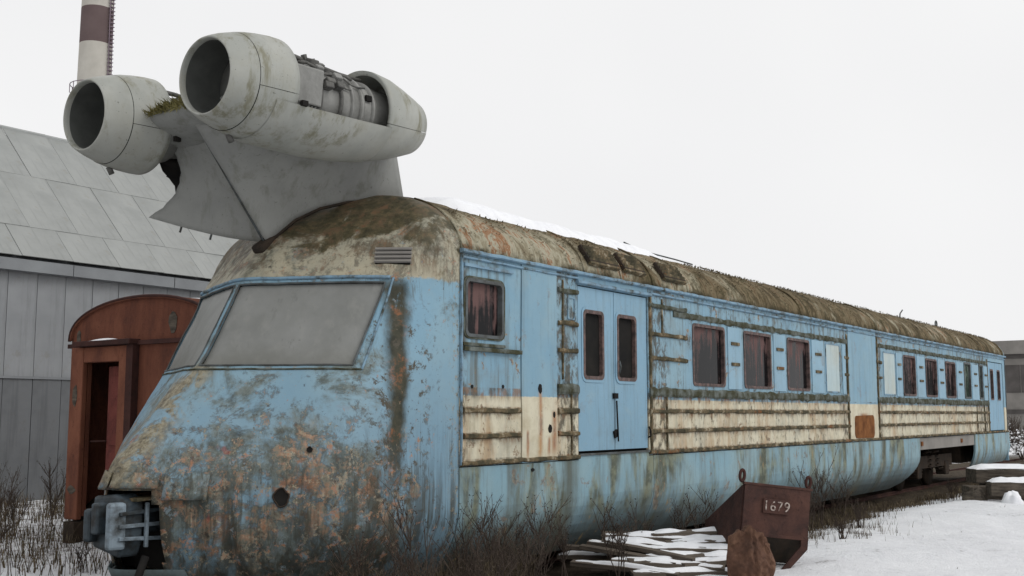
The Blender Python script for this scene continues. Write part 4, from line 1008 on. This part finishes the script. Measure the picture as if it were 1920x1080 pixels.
# ---- engines
def engine(u, s, z, near):
    T = Matrix.Translation((u, s, z)) @ Matrix.Rotation(rad(2.4), 4, 'X')
    def bake(b, flip=False):
        b.v = [tuple(T @ Vector(p)) for p in b.v]; return b
    # core is the parent part
    b = MB(); b.lathe([(.45, .10), (.46, .335), (.95, .35), (.96, .30), (1.15, .30), (1.16, .33), (1.40, .335), (1.41, .30), (1.43, .30), (1.44, .325), (1.72, .315), (1.73, .30), (1.75, .30), (1.76, .31), (2.1, .295), (2.5, .27), (2.62, .10)], 48)
    E = bake(b).build('jet_engine', M['core_metal'], TR)
    def part(nm, mt, f, **k):
        b = MB(); f(b); return bake(b).build(nm, M[mt], E, **k)
    lip = [(.07, .338), (.035, .340), (.01, .346), (.0, .354), (.008, .364), (.05, .385), (.13, .418), (.262, .458)]
    part('intake_lip', 'nacelle_paint', lambda b: b.lathe(lip, 64))
    part('intake_duct', 'intake_dark', lambda b: b.lathe([(.06, .337), (.35, .332), (.62, .325), (.66, .28)], 48))
    part('intake_fan', 'black', lambda b: b.lathe([(.58, .327), (.60, .10), (.50, .07), (.44, .01)], 40))
    for k in range(12):
        a = 2 * math.pi * k / 12
        part('guide_vane', 'intake_dark', lambda b, a=a: b.box((.19 * math.cos(a), .52, .19 * math.sin(a)), (.20, .09, .008), Matrix.Rotation(-a, 3, 'Y') @ Matrix.Rotation(rad(25), 3, 'X')))
    cowl = [(.268, .460), (.36, .482), (.48, .500), (.62, .512), (.70, .512), (.70, .495), (.60, .494)]
    A = rad(-14); gap = .006
    part('upper_cowl', 'nacelle_paint', lambda b: b.lathe(cowl, 40, A + gap, math.pi - A - gap))
    part('lower_cowl', 'nacelle_paint', lambda b: b.lathe([(y + (0 if y < .6 else .0), r + .003) for y, r in cowl], 40, math.pi - A + gap, 2 * math.pi + A - gap))
    part('cowl_liner', 'black', lambda b: b.lathe([(.24, .44), (.45, .485), (.66, .498)], 40))
    # belly fairing under the bared engine
    F0 = rad(-24)
    bel = [(.46, .505), (.60, .532), (.9, .545), (1.3, .555), (1.7, .54), (2.05, .50), (2.05, .48), (1.5, .53), (.9, .525), (.6, .512)]
    if near: part('belly_fairing', 'nacelle_paint', lambda b: b.lathe(bel, 36, math.pi - F0, 2 * math.pi + F0))
    tl = [(2.03, .425), (2.0, .47), (2.05, .475), (2.25, .455), (2.45, .405), (2.66, .345), (2.80, .300), (2.80, .285), (2.6, .35), (2.2, .42), (2.04, .44)]
    part('tail_cowl', 'nacelle_paint', lambda b: b.lathe(tl, 40, rad(-20) + gap, math.pi - rad(-20) - gap))
    part('tail_cowl', 'nacelle_paint', lambda b: b.lathe([(y, r + .004) for y, r in tl], 40, math.pi - rad(-20) + gap, 2 * math.pi + rad(-20) - gap))
    part('exhaust_nozzle', 'core_dark', lambda b: b.lathe([(2.3, .26), (2.6, .27), (2.77, .255), (2.77, .24), (2.6, .245), (2.4, .10)], 40))
    # accessories on the bared core
    for y0 in np.arange(.76, 1.12, .045): part('core_fin', 'core_metal', lambda b, y0=y0: b.lathe([(y0 - .012, .34), (y0 - .01, .362), (y0 + .01, .362), (y0 + .012, .34)], 40, rad(-30), rad(210)))
    for y0, r in ((1.13, .365), (1.42, .355), (1.60, .345), (1.74, .345), (1.92, .335)): part('flange', 'core_dark' if y0 < 1.5 else 'core_metal', lambda b, y0=y0, r=r: b.lathe([(y0 - .02, r - .05), (y0 - .018, r), (y0 + .018, r), (y0 + .02, r - .05)], 44))
    part('side_casing', 'core_metal', lambda b: b.box((.33, .94, .04), (.10, .38, .36), rot=(0, rad(8), 0)), bevel=.015)
    rg = random.Random(11 if near else 12)
    for k in range(11):
        a = rad(rg.uniform(5, 150)); y0 = rg.uniform(1.16, 1.42); r = .37
        part('accessory', rg.choice(['core_dark', 'core_metal', 'core_dark']), lambda b, a=a, y0=y0: b.box((r * math.cos(a), y0, r * math.sin(a)), (rg.uniform(.06, .11), rg.uniform(.05, .13), rg.uniform(.05, .10)), Matrix.Rotation(-a, 3, 'Y')), bevel=.012)
    for k in range(7):
        a = rad(rg.uniform(-5, 120)); y0 = rg.uniform(.72, 1.2); ln = rg.uniform(.3, .85); r = .365; da = rad(rg.uniform(-18, 18))
        part('pipe', rg.choice(['core_dark', 'core_metal']), lambda b, a=a, y0=y0, ln=ln, da=da: b.tube([((r + .025 * math.sin(t * 9 + y0 * 20)) * math.cos(a + da * t), y0 + ln * t, (r + .025 * math.sin(t * 9 + y0 * 20)) * math.sin(a + da * t)) for t in np.linspace(0, 1, 9)], rg.uniform(.008, .017), 6))
    part('top_manifold', 'core_dark', lambda b: b.tube([(.06, .74, .39), (.05, .9, .41), (.02, 1.1, .42), (0, 1.35, .40), (.02, 1.7, .37), (.05, 2.02, .36)], [.02, .028, .025, .03, .025, .02], 8))
    for (y0, h) in ((.88, .05), (1.22, .05), (1.33, .03)): part('bracket', 'core_dark', lambda b, y0=y0, h=h: b.box((.03, y0, .40 + h / 2), (.05, .035, h + .03), rot=(rad(15), 0, 0)))
    part('core_port', 'black', lambda b: b.box((.315, 1.84, .09), (.03, .08, .06)))
    part('latch', 'black', lambda b: b.box((.505, .755, -.20), (.04, .07, .05)))
    part('drain_stub', 'core_dark', lambda b: b.tube([(-.10, .36, -.47), (-.10, .40, -.54)], .03, 8))
    return E
engine(m_ + .96, -2.78, 4.95, True); engine(m_ - .94, -2.75, 4.895, False)

# ---- snow on the railcar roof
b = MB(); S = np.arange(.62, LEN - .3, .10); P = np.zeros((len(S), 25, 3))
for i, s in enumerate(S):
    t = min(1, max(0, (s - 5.2) / 1.6)); e = m_ + (1.22 - .45 * t) + .07 * fbm(s, 0, 0, .9, 3) + .03 * nz(s * 5, 2, 0, 1)
    if s < 1.1: e -= (1.1 - s) * .5
    th = (.135 - .08 * t) * (1 + .25 * fbm(s, 5, 0, .7, 2)) * min(1, (s - .6) / .25)
    for j in range(25):
        f = j / 24; u = e + (2 * m_ - 2 * e) * f; edge = min(f, 1 - f) * 2; pr = min(1, (edge / .16)) ** .5
        P[i, j] = (u, s, roof_z(u) - .02 + th * pr + .012 * fbm(u, s, 0, 2.2, 3) * pr)
b.grid(P); o = b.build('roof_snow', M['snow']); tag(o, 'white snow lying along the roof of the blue railcar', 'snow', kind='stuff')
b = MB(); Pn = np.zeros((9, 12, 3))
for i in range(9):
    for j in range(12):
        yy = .05 + .6 * j / 11 * 1.0; xx = -5.85 + (-.45 + .9 * i / 8)
        Pn[i, j] = (-6.80 + .62 * j / 11, .3 - .19 + .17 * i / 8, 2.915 + .035 * math.sin(math.pi * i / 8) * math.sin(math.pi * j / 11) ** .5)
b.grid(Pn); o = b.build('canopy_snow', M['snow']); tag(o, 'small strip of snow on the canopy over the brown wagon door', 'snow', kind='stuff')
b = MB(); S = np.arange(.5, 15, .2); P = np.zeros((len(S), 15, 3))
for i, s in enumerate(S):
    for j in range(15):
        x = -.5 + 1.6 * j / 14; zz = 2.95 + .57 * max(0, 1 - (x / 1.62) ** 2) ** .42; e = min(j, 14 - j) / 7
        P[i, j] = (-5.85 + x + .08 * nz(s, j, 0, 1), s + .3, zz + .005 + .06 * min(1, e * 2.5) * min(1, i / 4))
b.grid(P); o = b.build('wagon_snow', M['snow']); tag(o, 'thin snow on the arched roof of the brown wagon', 'snow', kind='stuff')
#PART2
# ------------------------------------------------------------------ tipping skip beside the railcar
SKL = Vector((1.92, 3.55, 0)); SKY = rad(YAW + 14)
SK = empty('tipping_skip', SKL, SKY); SK.rotation_euler = (0, rad(6.5), SKY); tag(SK, 'small rusty steel skip stencilled 1679 tilted beside the railcar', 'skip')
def skp(nm, f, mat='skip_rust', parent=None, **k):
    b = MB(); f(b); return b.build(nm, M[mat], parent or SK, **k)
def dented(x0, x1, z0, z1, y0, nx=10, nzz=8, amp=.008):
    return np.array([[(x0 + (x1 - x0) * j / nx, y0 + amp * fbm(x0 + (x1 - x0) * j / nx, i * .1, y0, 3, 3), z0 + (z1 - z0) * i / nzz) for j in range(nx + 1)] for i in range(nzz + 1)])
def fp(b): b.grid(dented(-.43, .43, .46, 1.03, 0), smooth=False)
FPn = skp('front_panel', fp); s_ = FPn.modifiers.new('s', 'SOLIDIFY'); s_.thickness = .02
skp('rim', lambda b: b.bbox((-.45, -.03, 1.02), (.45, .03, 1.05)), bevel=.006)
skp('rim', lambda b: b.bbox((-.44, -.028, .43), (.44, .02, .47)), bevel=.006)
def side_poly(x, poly):
    def f(b):
        n = len(poly); b.add([(x - .012, y, z) for y, z in poly] + [(x + .012, y, z) for y, z in poly], [tuple(range(n)), tuple(range(2 * n - 1, n - 1, -1))] + [(k, n + k, n + (k + 1) % n, (k + 1) % n) for k in range(n)])
    return f
skp('side_wall', side_poly(-.43, [(.012, 1.02), (.012, .42), (.30, .10), (1.0, .34), (1.0, .50)]))
skp('side_wall', side_poly(.43, [(.012, 1.02), (.012, .42), (.30, .10), (1.0, .34), (1.0, .50)]))
skp('hopper_floor', lambda b: b.add([(-.41, .02, .44), (.41, .02, .44), (.41, .30, .12), (-.41, .30, .12), (.41, 1.0, .35), (-.41, 1.0, .35)], [(0, 1, 2, 3), (3, 2, 4, 5)]), 'under_dark')
skp('back_panel', lambda b: b.bbox((-.42, .985, .34), (.42, 1.0, .50)))
skp('gusset', lambda b: b.prism([(.44, .46), (.44, .33), (.17, .02), (.11, .06), (.35, .36), (.35, .46)], -.022, .0))
skp('gusset', lambda b: b.prism([(-.44, .46), (-.44, .36), (-.2, .02), (-.14, .06), (-.36, .38), (-.36, .46)], -.022, .0))
for x in (-.47, .40):
    skp('lifting_eye', lambda b, x=x: b.tube([(x + .03 * math.cos(t), .0, 1.12 + .065 * math.sin(t)) for t in np.linspace(0, 2 * math.pi, 17)[:-1]], .020, 6, closed=True), 'wagon_dark')
PLt = skp('number_plate', lambda b: b.bbox((-.19, -.045, .71), (.15, -.012, .88)), bevel=.006)
cu = bpy.data.curves.new('digits', 'FONT'); cu.body = '1679'; cu.size = .165; cu.align_x = 'CENTER'; cu.align_y = 'CENTER'; cu.extrude = .003; cu.space_character = 1.1
to = bpy.data.objects.new('digits', cu); COL.objects.link(to); dg = bpy.context.evaluated_depsgraph_get(); me = bpy.data.meshes.new_from_object(to.evaluated_get(dg)); bpy.data.objects.remove(to)
g = G('stencil_white', .8, .2); nn_ = g.noise(14, 6, .7); g.done(g.mix(g.ss(nn_, .44, .60), (.42, .36, .32), (.09, .045, .035)))
me.materials.clear(); me.materials.append(g.m); link('digits', me, PLt, (-.02, -.050, .795), (rad(90), 0, 0))

# rusty casing leaning by the skip
def casing():
    b = MB(); nx, nh = 40, 36; F = np.zeros((nh + 1, nx + 1, 3)); B = F.copy()
    for i in range(nh + 1):
        t = i / nh
        for j in range(nx + 1):
            v = j / nx * 2 - 1                                   # -1 left edge .. 1 right edge
            top = .60 - .17 * max(0, v - .05) ** 1.6 - .10 * max(0, -.12 - v) ** .9 + .05 * fbm(v, 0, 3, 3.2, 4)
            hw = .245 + .05 * math.sin(math.pi * min(1, t * 1.1)) * (1 if v > 0 else .35)
            if v > 0: d = -.20 * math.sqrt(max(0, 1 - v * v)) * (.65 + .35 * math.sin(math.pi * min(1, .15 + t)))
            else: d = -.20 * (.65 + .35 * math.sin(math.pi * min(1, .15 + t))) * (1 + v) ** .8
            fold = .035 * max(0, 1 - abs(v - .04) / .10)
            wr = .050 * fbm(v * 1.3, t * 2.4, 4, 1.6, 4) + .018 * abs(fbm(v, t, 9, 3.5, 3))
            edge = min(1, (1 - abs(v)) * 6) * min(1, (1 - t) * 8 + .2)
            x = v * hw; z = top * t
            F[i, j] = (x + .02 * nz(t * 3, v, 1, 1), d + (fold + wr) * edge, z); B[i, j] = (x, .05 - .05 * abs(v), z)
    b.grid(F); b.grid(B)
    rim = [tuple(F[i, 0]) for i in range(nh)] + [tuple(F[nh, j]) for j in range(nx)] + [tuple(F[i, nx]) for i in range(nh, -1, -1)]
    bk = [tuple(B[i, 0]) for i in range(nh)] + [tuple(B[nh, j]) for j in range(nx)] + [tuple(B[i, nx]) for i in range(nh, -1, -1)]
    n = len(rim); b.add(rim + bk, [(k, k + 1, n + k + 1, n + k) for k in range(n - 1)])
    return b.build('rusty_casing', M['casing_rust'], None, (2.0, 2.74, .0), (rad(-5), rad(2), rad(YAW + 8)))
tag(casing(), 'crumpled brown rusty metal casing in front of the skip', 'scrap metal')

# ------------------------------------------------------------------ pile of boards with snow
RT = Vector((math.cos(rad(YAW)), math.sin(rad(YAW)), 0)); FW = Vector((-math.sin(rad(YAW)), math.cos(rad(YAW)), 0))
def plank_mesh(L, W, T, seed):
    rg = random.Random(seed); n = 10; P = []
    for k in range(n + 1):
        x = -L / 2 + L * k / n; bow = .02 * L * math.sin(math.pi * k / n) * rg.uniform(.3, .6); e0 = rg.uniform(-.004, .004)
        if k in (0, n): x += rg.uniform(-.02, .02)
        P.append([(x, -W / 2 + e0, bow), (x, W / 2 + e0, bow), (x, W / 2 + e0, bow + T), (x, -W / 2 + e0, bow + T)])
    b = MB(); b.add([q for r_ in P for q in r_], [(k * 4 + a, k * 4 + (a + 1) % 4, (k + 1) * 4 + (a + 1) % 4, (k + 1) * 4 + a) for k in range(n) for a in range(4)] + [(3, 2, 1, 0), tuple(n * 4 + a for a in range(4))])
    return b
pc = Vector((.95, 2.98, 0)); rg = random.Random(21)
boards = [(.42, .50, .345, 1.30, .20, 3, -1, 'topmost snow covered board at the back of the pile'),
          (-.10, .40, .300, 1.50, .26, -4, 2, 'long snowy board second from the top of the pile'),
          (.52, .24, .275, 1.15, .28, 9, -2, 'wide snowy board near the top right of the pile'),
          (-.25, .16, .255, 1.20, .24, -9, 4, 'snowy board in the upper left of the pile'),
          (.30, .00, .225, 1.40, .30, -3, 1, 'widest snowy board halfway down beside the casing'),
          (-.52, .04, .235, 1.10, .12, -21, 5, 'slanting board fanned out on the left of the pile'),
          (.12, -.22, .165, 1.45, .28, 8, -2, 'low snowy board towards the front of the pile'),
          (-.58, -.16, .185, 1.25, .09, -30, 6, 'narrow bare board fanned out lowest on the left'),
          (-.36, -.12, .225, 1.20, .08, -34, 6, 'narrow bare batten lying over the left boards'),
          (-.80, .12, .195, 1.00, .10, -16, 4, 'bare board poking out farthest to the left'),
          (.52, -.34, .135, 1.10, .20, 17, -1, 'front board with its bare edge by the brown casing'),
          (-.15, -.40, .115, 1.35, .22, -12, 2, 'board lying in front at the foot of the pile'),
          (-1.0, .34, .115, .80, .12, -6, 0, 'short board lying apart left of the pile'),
          (.15, -.58, .055, 1.50, .24, 5, 0, 'lowest front board on the snow'),
          (-.66, -.46, .085, 1.30, .11, -25, 3, 'low slanting board at the front left of the pile')]
tilts = [rg.uniform(3, 12) for _ in boards]
for i, (dx, dy, z, L, W, yw, pt, ph) in enumerate(boards):
    o = plank_mesh(L, W, .045, i).build('board', M['plank_wood'], None, pc + RT * dx + FW * dy + Vector((0, 0, z * 1.15)), (rad(tilts[i]), rad(pt), rad(YAW + yw))); tag(o, ph, 'board', 'boards in the snowy pile')
for i, (dx, dy, z, L, yw) in enumerate(((.3, .3, .0, 1.3, 3), (-.35, .1, .0, 1.3, -10), (.3, -.1, .0, 1.4, 0), (-.1, .3, .11, 1.3, 2), (.25, .1, .115, 1.3, -4), (.3, .42, .20, 1.1, 5))):
    b = MB(); b.box((0, 0, .05), (L, .11, .10)); o = b.build('beam', M['plank_wood'], None, pc + RT * dx + FW * dy + Vector((0, 0, z)), (0, 0, rad(YAW + yw)), bevel=.01); tag(o, 'weathered beam buried under the boards of the snowy pile', 'beam', 'beams inside the board pile')
b = MB()
for i, (dx, dy, z, L, W, yw, pt, ph) in enumerate(boards):
    if 'bare' in ph and 'edge' not in ph: continue
    n, k = 22, 6; Mx = Matrix.Translation(pc + RT * dx + FW * dy + Vector((0, 0, z * 1.15 + .046))) @ Matrix.Rotation(rad(YAW + yw), 4, 'Z') @ Matrix.Rotation(rad(pt), 4, 'Y') @ Matrix.Rotation(rad(tilts[i]), 4, 'X'); Pp = np.zeros((k + 1, n + 1, 3))
    for a in range(k + 1):
        for c in range(n + 1):
            u, v = c / n, a / k; en = max(0, min(1, 1 - abs(2 * u - 1) ** 6 + .0)); cov = max(0, min(1, .6 + 1.3 * nz(u * 4 + i * 9, v * 1.5, i, 1)))
            h = .048 * (max(0, math.sin(math.pi * min(max(v, 0), 1))) ** .35) * en * cov + .006 * fbm(u * 6, v, i, 1, 2)
            wv_ = W * (.80 + .35 * nz(u * 5, i, 3, 1)) ; q = Mx @ Vector((-L / 2 * .97 + L * .97 * u, (v - .5) * wv_, .02 * L * math.sin(math.pi * u) * .45 + h - .006)); Pp[a, c] = q
    b.grid(Pp)
o = b.build('pile_snow', M['snow'], fixn=False); tag(o, 'snow lying on the pile of boards', 'snow', kind='stuff')

# ------------------------------------------------------------------ stacked timbers at the far right
def beam_at(c, L, W, H, yw, label, mat='timber', rx=0):
    b = MB(); n = 8; vs = []
    for k in range(n + 1):
        x = -L / 2 + L * k / n
        for (yy, zz) in ((-W / 2, 0), (W / 2, 0), (W / 2, H), (-W / 2, H)): vs.append((x, yy + .035 * nz(x, yy, k, 2), zz + .03 * nz(x * 2, yy * 3, zz, 2)))
    b.add(vs, [(k * 4 + a, k * 4 + (a + 1) % 4, (k + 1) * 4 + (a + 1) % 4, (k + 1) * 4 + a) for k in range(n) for a in range(4)] + [(3, 2, 1, 0), tuple(n * 4 + a for a in range(4))])
    o = b.build('timber_beam', M[mat], None, c, (rad(rx), 0, rad(yw)), bevel=.015); tag(o, label, 'beam', 'snowy timbers stacked at the right'); return o
def cap_snow(b, c, L, W, H, yw, th=.10):
    Mx = Matrix.Translation(Vector(c) + Vector((0, 0, H))) @ Matrix.Rotation(rad(yw), 4, 'Z'); n, k = 24, 8; Pp = np.zeros((k + 1, n + 1, 3))
    for a in range(k + 1):
        for q in range(n + 1):
            u, v = q / n, a / k; e = min(u, 1 - u) * 12; h = th * (1 + .5 * nz(u * 5, v * 2, L, 1)) * min(1, e) ** .5 * math.sin(math.pi * v) ** .5 + .02 * fbm(u * 8, v * 2, L, 1, 3)
            Pp[a, q] = Mx @ Vector((-L / 2 + L * u, (v - .5) * W * 1.03, h - .01))
    b.grid(Pp)
TB = [((2.55, 17.55, .40), 3.2, .62, .30, 33, 'broad timber topmost in the stack with a flat snow cap'),
      ((3.05, 16.55, .18), 3.0, .36, .30, 30, 'timber lying in front of the stack at right edge'),
      ((2.35, 16.9, .0), 2.8, .40, .36, 36, 'dark timber at the bottom of the stack'),
      ((2.6, 17.7, .0), 2.9, .34, .36, 30, 'timber hidden at the back of the stack')]
b = MB()
for c, L, W, H, yw, lb in TB:
    beam_at(c, L, W, H, yw, lb)
    if 'bottom' not in lb and 'hidden' not in lb: cap_snow(b, c, L, W, H, yw)
o = b.build('timber_snow', M['snow'], fixn=False); tag(o, 'snow caps on the stacked timbers', 'snow', kind='stuff')
def lump(c, r, hgt, seed, mat):
    b = MB(); P = np.zeros((11, 25, 3))
    for i in range(11):
        for j in range(25):
            a, t = 2 * math.pi * j / 24, math.pi / 2 * i / 10; k = 1 + .25 * fbm(math.cos(a) + seed, math.sin(a), t, 1.2, 3); P[i, j] = (r * k * math.cos(t) * math.cos(a), r * k * math.cos(t) * math.sin(a), hgt * k * math.sin(t) - .03)
    b.grid(P); return b.build('x', M[mat], None, c)
o = lump((2.25, 15.6, .02), .22, .30, 3, 'snow'); o.name = 'snow_clump'; tag(o, 'white lump of snow in front of the stacked timbers', 'snow clump')
o = lump((-.40, .62, .02), .26, .17, 8, 'snow'); o.name = 'snow_heap'
o.scale = (.85, .85, 1.75); o.location = (1.0, -1.02, .0); tag(o, 'small white snow heap at the railcar foot below the cab window', 'snow heap')
o = lump((1.45, 15.9, .0), .28, .34, 5, 'timber'); o.name = 'broken_stump'; tag(o, 'dark broken stump at the left end of the timbers', 'stump')

# ------------------------------------------------------------------ weeds
def weed(base, h, seed, stems=4, spread=.35, twigs=7, r0=.0095, lean=(0, 0)):
    rg = random.Random(seed); b = MB()
    def branch(p, d, L, r, lv):
        n = 5; path = [p]; q = p.copy(); dd = d.copy()
        for k in range(n):
            dd = (dd + Vector((rg.uniform(-.14, .14), rg.uniform(-.14, .14), rg.uniform(-.02, .10)))).normalized(); q = q + dd * (L / n); path.append(q.copy())
        b.tube(path, [r * (1 - .75 * k / n) for k in range(n + 1)], 4, caps=False)
        if lv > 0:
            for k in range(twigs if lv == 2 else 3):
                i = rg.randint(2, n - 1) if lv == 2 else rg.randint(1, n - 1); a = rg.uniform(0, 2 * math.pi)
                branch(path[i], (dd * 1.0 + Vector((math.cos(a), math.sin(a), .3)) * rg.uniform(.5, .9)).normalized(), L * rg.uniform(.22, .42), r * .55, lv - 1)
        if lv < 2 and rg.random() < .6:      # seed heads
            e = path[-1]
            for k in range(3):
                v = Vector((rg.uniform(-1, 1), rg.uniform(-1, 1), rg.uniform(.2, 1))) * .022; w_ = Vector((rg.uniform(-1, 1), rg.uniform(-1, 1), 0)) * .008
                b.add([e - w_, e + w_, e + v], [(0, 1, 2)])
    for k in range(stems):
        a = rg.uniform(0, 2 * math.pi); d = Vector((math.cos(a) * spread * rg.random() + lean[0], math.sin(a) * spread * rg.random() + lean[1], 1)).normalized()
        branch(Vector((rg.uniform(-.06, .06), rg.uniform(-.06, .06), 0)), d, h * rg.uniform(.65, 1), r0, 2)
    return b.build('dry_weed', M['twig'], None, base, fixn=False)
WD = [((.55, .62, -.03), 1.15, 2, .2, 'tall dry weed stalk before the pale skirt left of the doors'),
      ((.70, -.20, -.03), 1.15, 4, .35, 'spreading dry weed below the driver window'),
      ((.75, -.85, -.03), 1.10, 4, .45, 'bushy dry weed at the corner of the nose'),
      ((.70, 2.05, -.03), .85, 4, .3, 'feathery dry weed behind the left of the board pile'),
      ((.45, 4.05, -.03), .85, 4, .35, 'dark dry weed just left of the rusty skip'),
      ((.42, 9.35, -.03), 1.25, 7, .5, 'big bare bush against the skirt right of the skip'),
      ((.60, 8.35, -.03), 1.00, 5, .45, 'bare bush directly behind the rusty skip'),
      ((.95, -1.75, -.03), .95, 5, .4, 'dry weed in front of the peeling nose'),
      ((.85, -2.55, -.03), .80, 5, .5, 'low dry weed farthest forward under the nose'),
      ((1.25, 9.0, .03), .45, 6, .7, 'low brown weed tuft on the snow right of the skip'),
      ((1.55, 7.2, .05), .40, 7, .8, 'brown weed clump on the snow nearest the skip'),
      ((.9, 16.4, .03), .45, 5, .7, 'weed tuft at the left end of the stacked timbers'),
      ((-9.2, 1.2, .0), 1.25, 5, .35, 'tall brown weed before the shed left of the wagon'),
      ((-8.6, .2, .0), .95, 5, .4, 'dry weed clump before the wagon corner'),
      ((-6.6, -1.25, .0), .70, 5, .5, 'dry weed at the lower left edge of the picture'),
      ((-7.4, -1.1, .0), .85, 6, .45, 'bushy dry weed in the left corner by the wagon wheels'),
      ((-4.55, -1.30, .0), .42, 4, .4, 'small dark weed under the coupler'),
      ((1.1, -1.2, -.03), .85, 6, .6, 'tangled low weed in front of the nose corner'),
      ((.75, -3.1, -.03), .75, 6, .6, 'tangled weed nearest the coupler'),
      ((.45, -.55, -.03), 1.05, 5, .4, 'dense weed against the seam of the nose'),
      ((.9, .05, -.03), .8, 6, .55, 'low tangled weed left of the snow heap'),
      ((.3, .35, -.03), .95, 5, .4, 'weed close to the skirt right of the corner seam'),
      ((.62, -2.1, -.03), 1.0, 5, .45, 'weed before the lamp hole of the nose'),
      ((1.3, -1.9, -.03), .7, 6, .6, 'foremost low weed before the nose'),
      ((.32, 1.0, -.03), 1.1, 3, .25, 'pair of tall stalks before the skirt under the smooth panel'),
      ((.30, 2.6, -.03), .95, 3, .3, 'thin tall weed before the skirt below the left door leaf'),
      ((.28, 5.2, -.03), .95, 4, .35, 'tall weed against the skirt left behind the skip'),
      ((.35, 10.6, -.03), .9, 6, .5, 'bushy weed right of the big bare bush'),
      ((1.05, -.45, -.03), .9, 5, .4, 'weed with leaning stalks before the corner of the nose'),
      ((.6, -1.35, -.03), 1.2, 4, .3, 'tall thin weed under the stained pillar'),
      ((.35, 1.45, -.03), .8, 4, .3, 'short dark weed under the rusty streaks'),
      ((.42, 3.2, -.03), .75, 4, .3, 'dry weed under the double doors'),
      ((-10.8, 1.3, .0), 1.0, 5, .4, 'dry weed at the foot of the shed wall')]
for i, (p, h, n, sp, lb) in enumerate(WD): tag(weed(p, h, 100 + i, n, sp, 8 if h > .7 else 6), lb, 'weed', 'dry weeds')
def snowy_bush(p, h, seed, lb):
    o = weed(p, h, seed, 9, .9, 10, .02); o.name = 'bare_bush'; tag(o, lb, 'bush', 'bushes beyond the railcar')
    b = MB(); rg = random.Random(seed)
    for k in range(160):
        a = rg.uniform(0, 6.28); rr = h * .55 * math.sqrt(rg.random()); c = Vector((rr * math.cos(a), rr * math.sin(a), h * rg.uniform(.1, .8) * (1 - .5 * rr / h))); r = rg.uniform(.03, .10)
        b.add([c + Vector((r, 0, 0)), c + Vector((-r * .5, r * .8, 0)), c + Vector((-r * .5, -r * .8, 0)), c + Vector((0, 0, r * .6)), c + Vector((0, 0, -r * .3))], [(0, 1, 3), (1, 2, 3), (2, 0, 3), (1, 0, 4), (2, 1, 4), (0, 2, 4)])
    b.build('snow_cover', M['snow'], o)['kind'] = 'stuff'
for i, (p, h, lb) in enumerate((((-2.2, 40.5, 0), 1.6, 'snow dusted bush nearest the railcar tail'), ((-.6, 42.5, 0), 1.9, 'snow dusted bush at the right edge'), ((-3.4, 46, 0), 2.0, 'snow dusted bush right behind the railcar tail'), ((.9, 45, 0), 1.9, 'snow dusted bush farthest right'), ((-1.6, 50, 0), 2.3, 'tall snow dusted bush before the concrete building'))): snowy_bush(p, h, 50 + i, lb)

# fine dry grass, one mass
b = MB(); rg = random.Random(77)
def blades(n, fx, fy, hmin, hmax, keep=None, wd=.005):
    for k in range(n):
        x, y = fx(), fy()
        if keep and not keep(x, y): continue
        z = ground_h(x, y) - .01; h = rg.uniform(hmin, hmax) * (.55 + .6 * abs(nz(x, y, 5, 1.3))); a = rg.uniform(0, 6.28); ln = Vector((math.cos(a), math.sin(a), 0)) * h * rg.uniform(.05, .9); w_ = Vector((-math.sin(a), math.cos(a), 0)) * wd * rg.uniform(.5, 1.2); p = Vector((x, y, z))
        b.add([p - w_, p + w_, p + Vector((0, 0, h * .55)) + ln * .35 + w_ * .7, p + Vector((0, 0, h * .55)) + ln * .35 - w_ * .7, p + Vector((0, 0, h)) + ln], [(0, 1, 2, 3), (3, 2, 4)])
cl = lambda sc, th: (lambda x, y: nz(x, y, 11, sc) > th)
pilefree = lambda sc, th: (lambda x, y: nz(x, y, 11, sc) > th and y < .75 - (x - .35) * 1.45)
blades(4000, lambda: .12 + abs(rg.gauss(0, .5)), lambda: rg.uniform(-4.2, 1.2), .2, .7, pilefree(1.6, -.1), .005)
blades(9000, lambda: .25 + abs(rg.gauss(0, .45)), lambda: rg.uniform(-3.6, 1.0), .55, 1.1, pilefree(1.7, .12), .0035)
blades(6000, lambda: .0 + abs(rg.gauss(0, .30)), lambda: rg.uniform(4, 12), .08, .40, cl(1.5, -.2), .005)
blades(3000, lambda: .0 + abs(rg.gauss(0, .35)), lambda: rg.uniform(10, 24), .1, .32, cl(1.2, -.1), .008)
blades(9000, lambda: rg.uniform(-14, -4.3), lambda: rg.uniform(-2.5, 4.5), .12, .5, cl(1.1, -.05), .007)
blades(3500, lambda: rg.uniform(-12, -6), lambda: rg.uniform(-2, 3), .4, .85, cl(.9, .12), .005)
blades(1500, lambda: rg.gauss(1.25, .35), lambda: rg.gauss(7.8, 1.2), .06, .24, cl(2.6, .1), .004)
blades(700, lambda: rg.uniform(.6, 7), lambda: rg.uniform(4, 22), .04, .14, cl(1.9, .38), .004)
o = b.build('dry_grass', M['dry_grass'], fixn=False); tag(o, 'brown dry grass along the railcar and round the wagon', 'grass', kind='stuff')
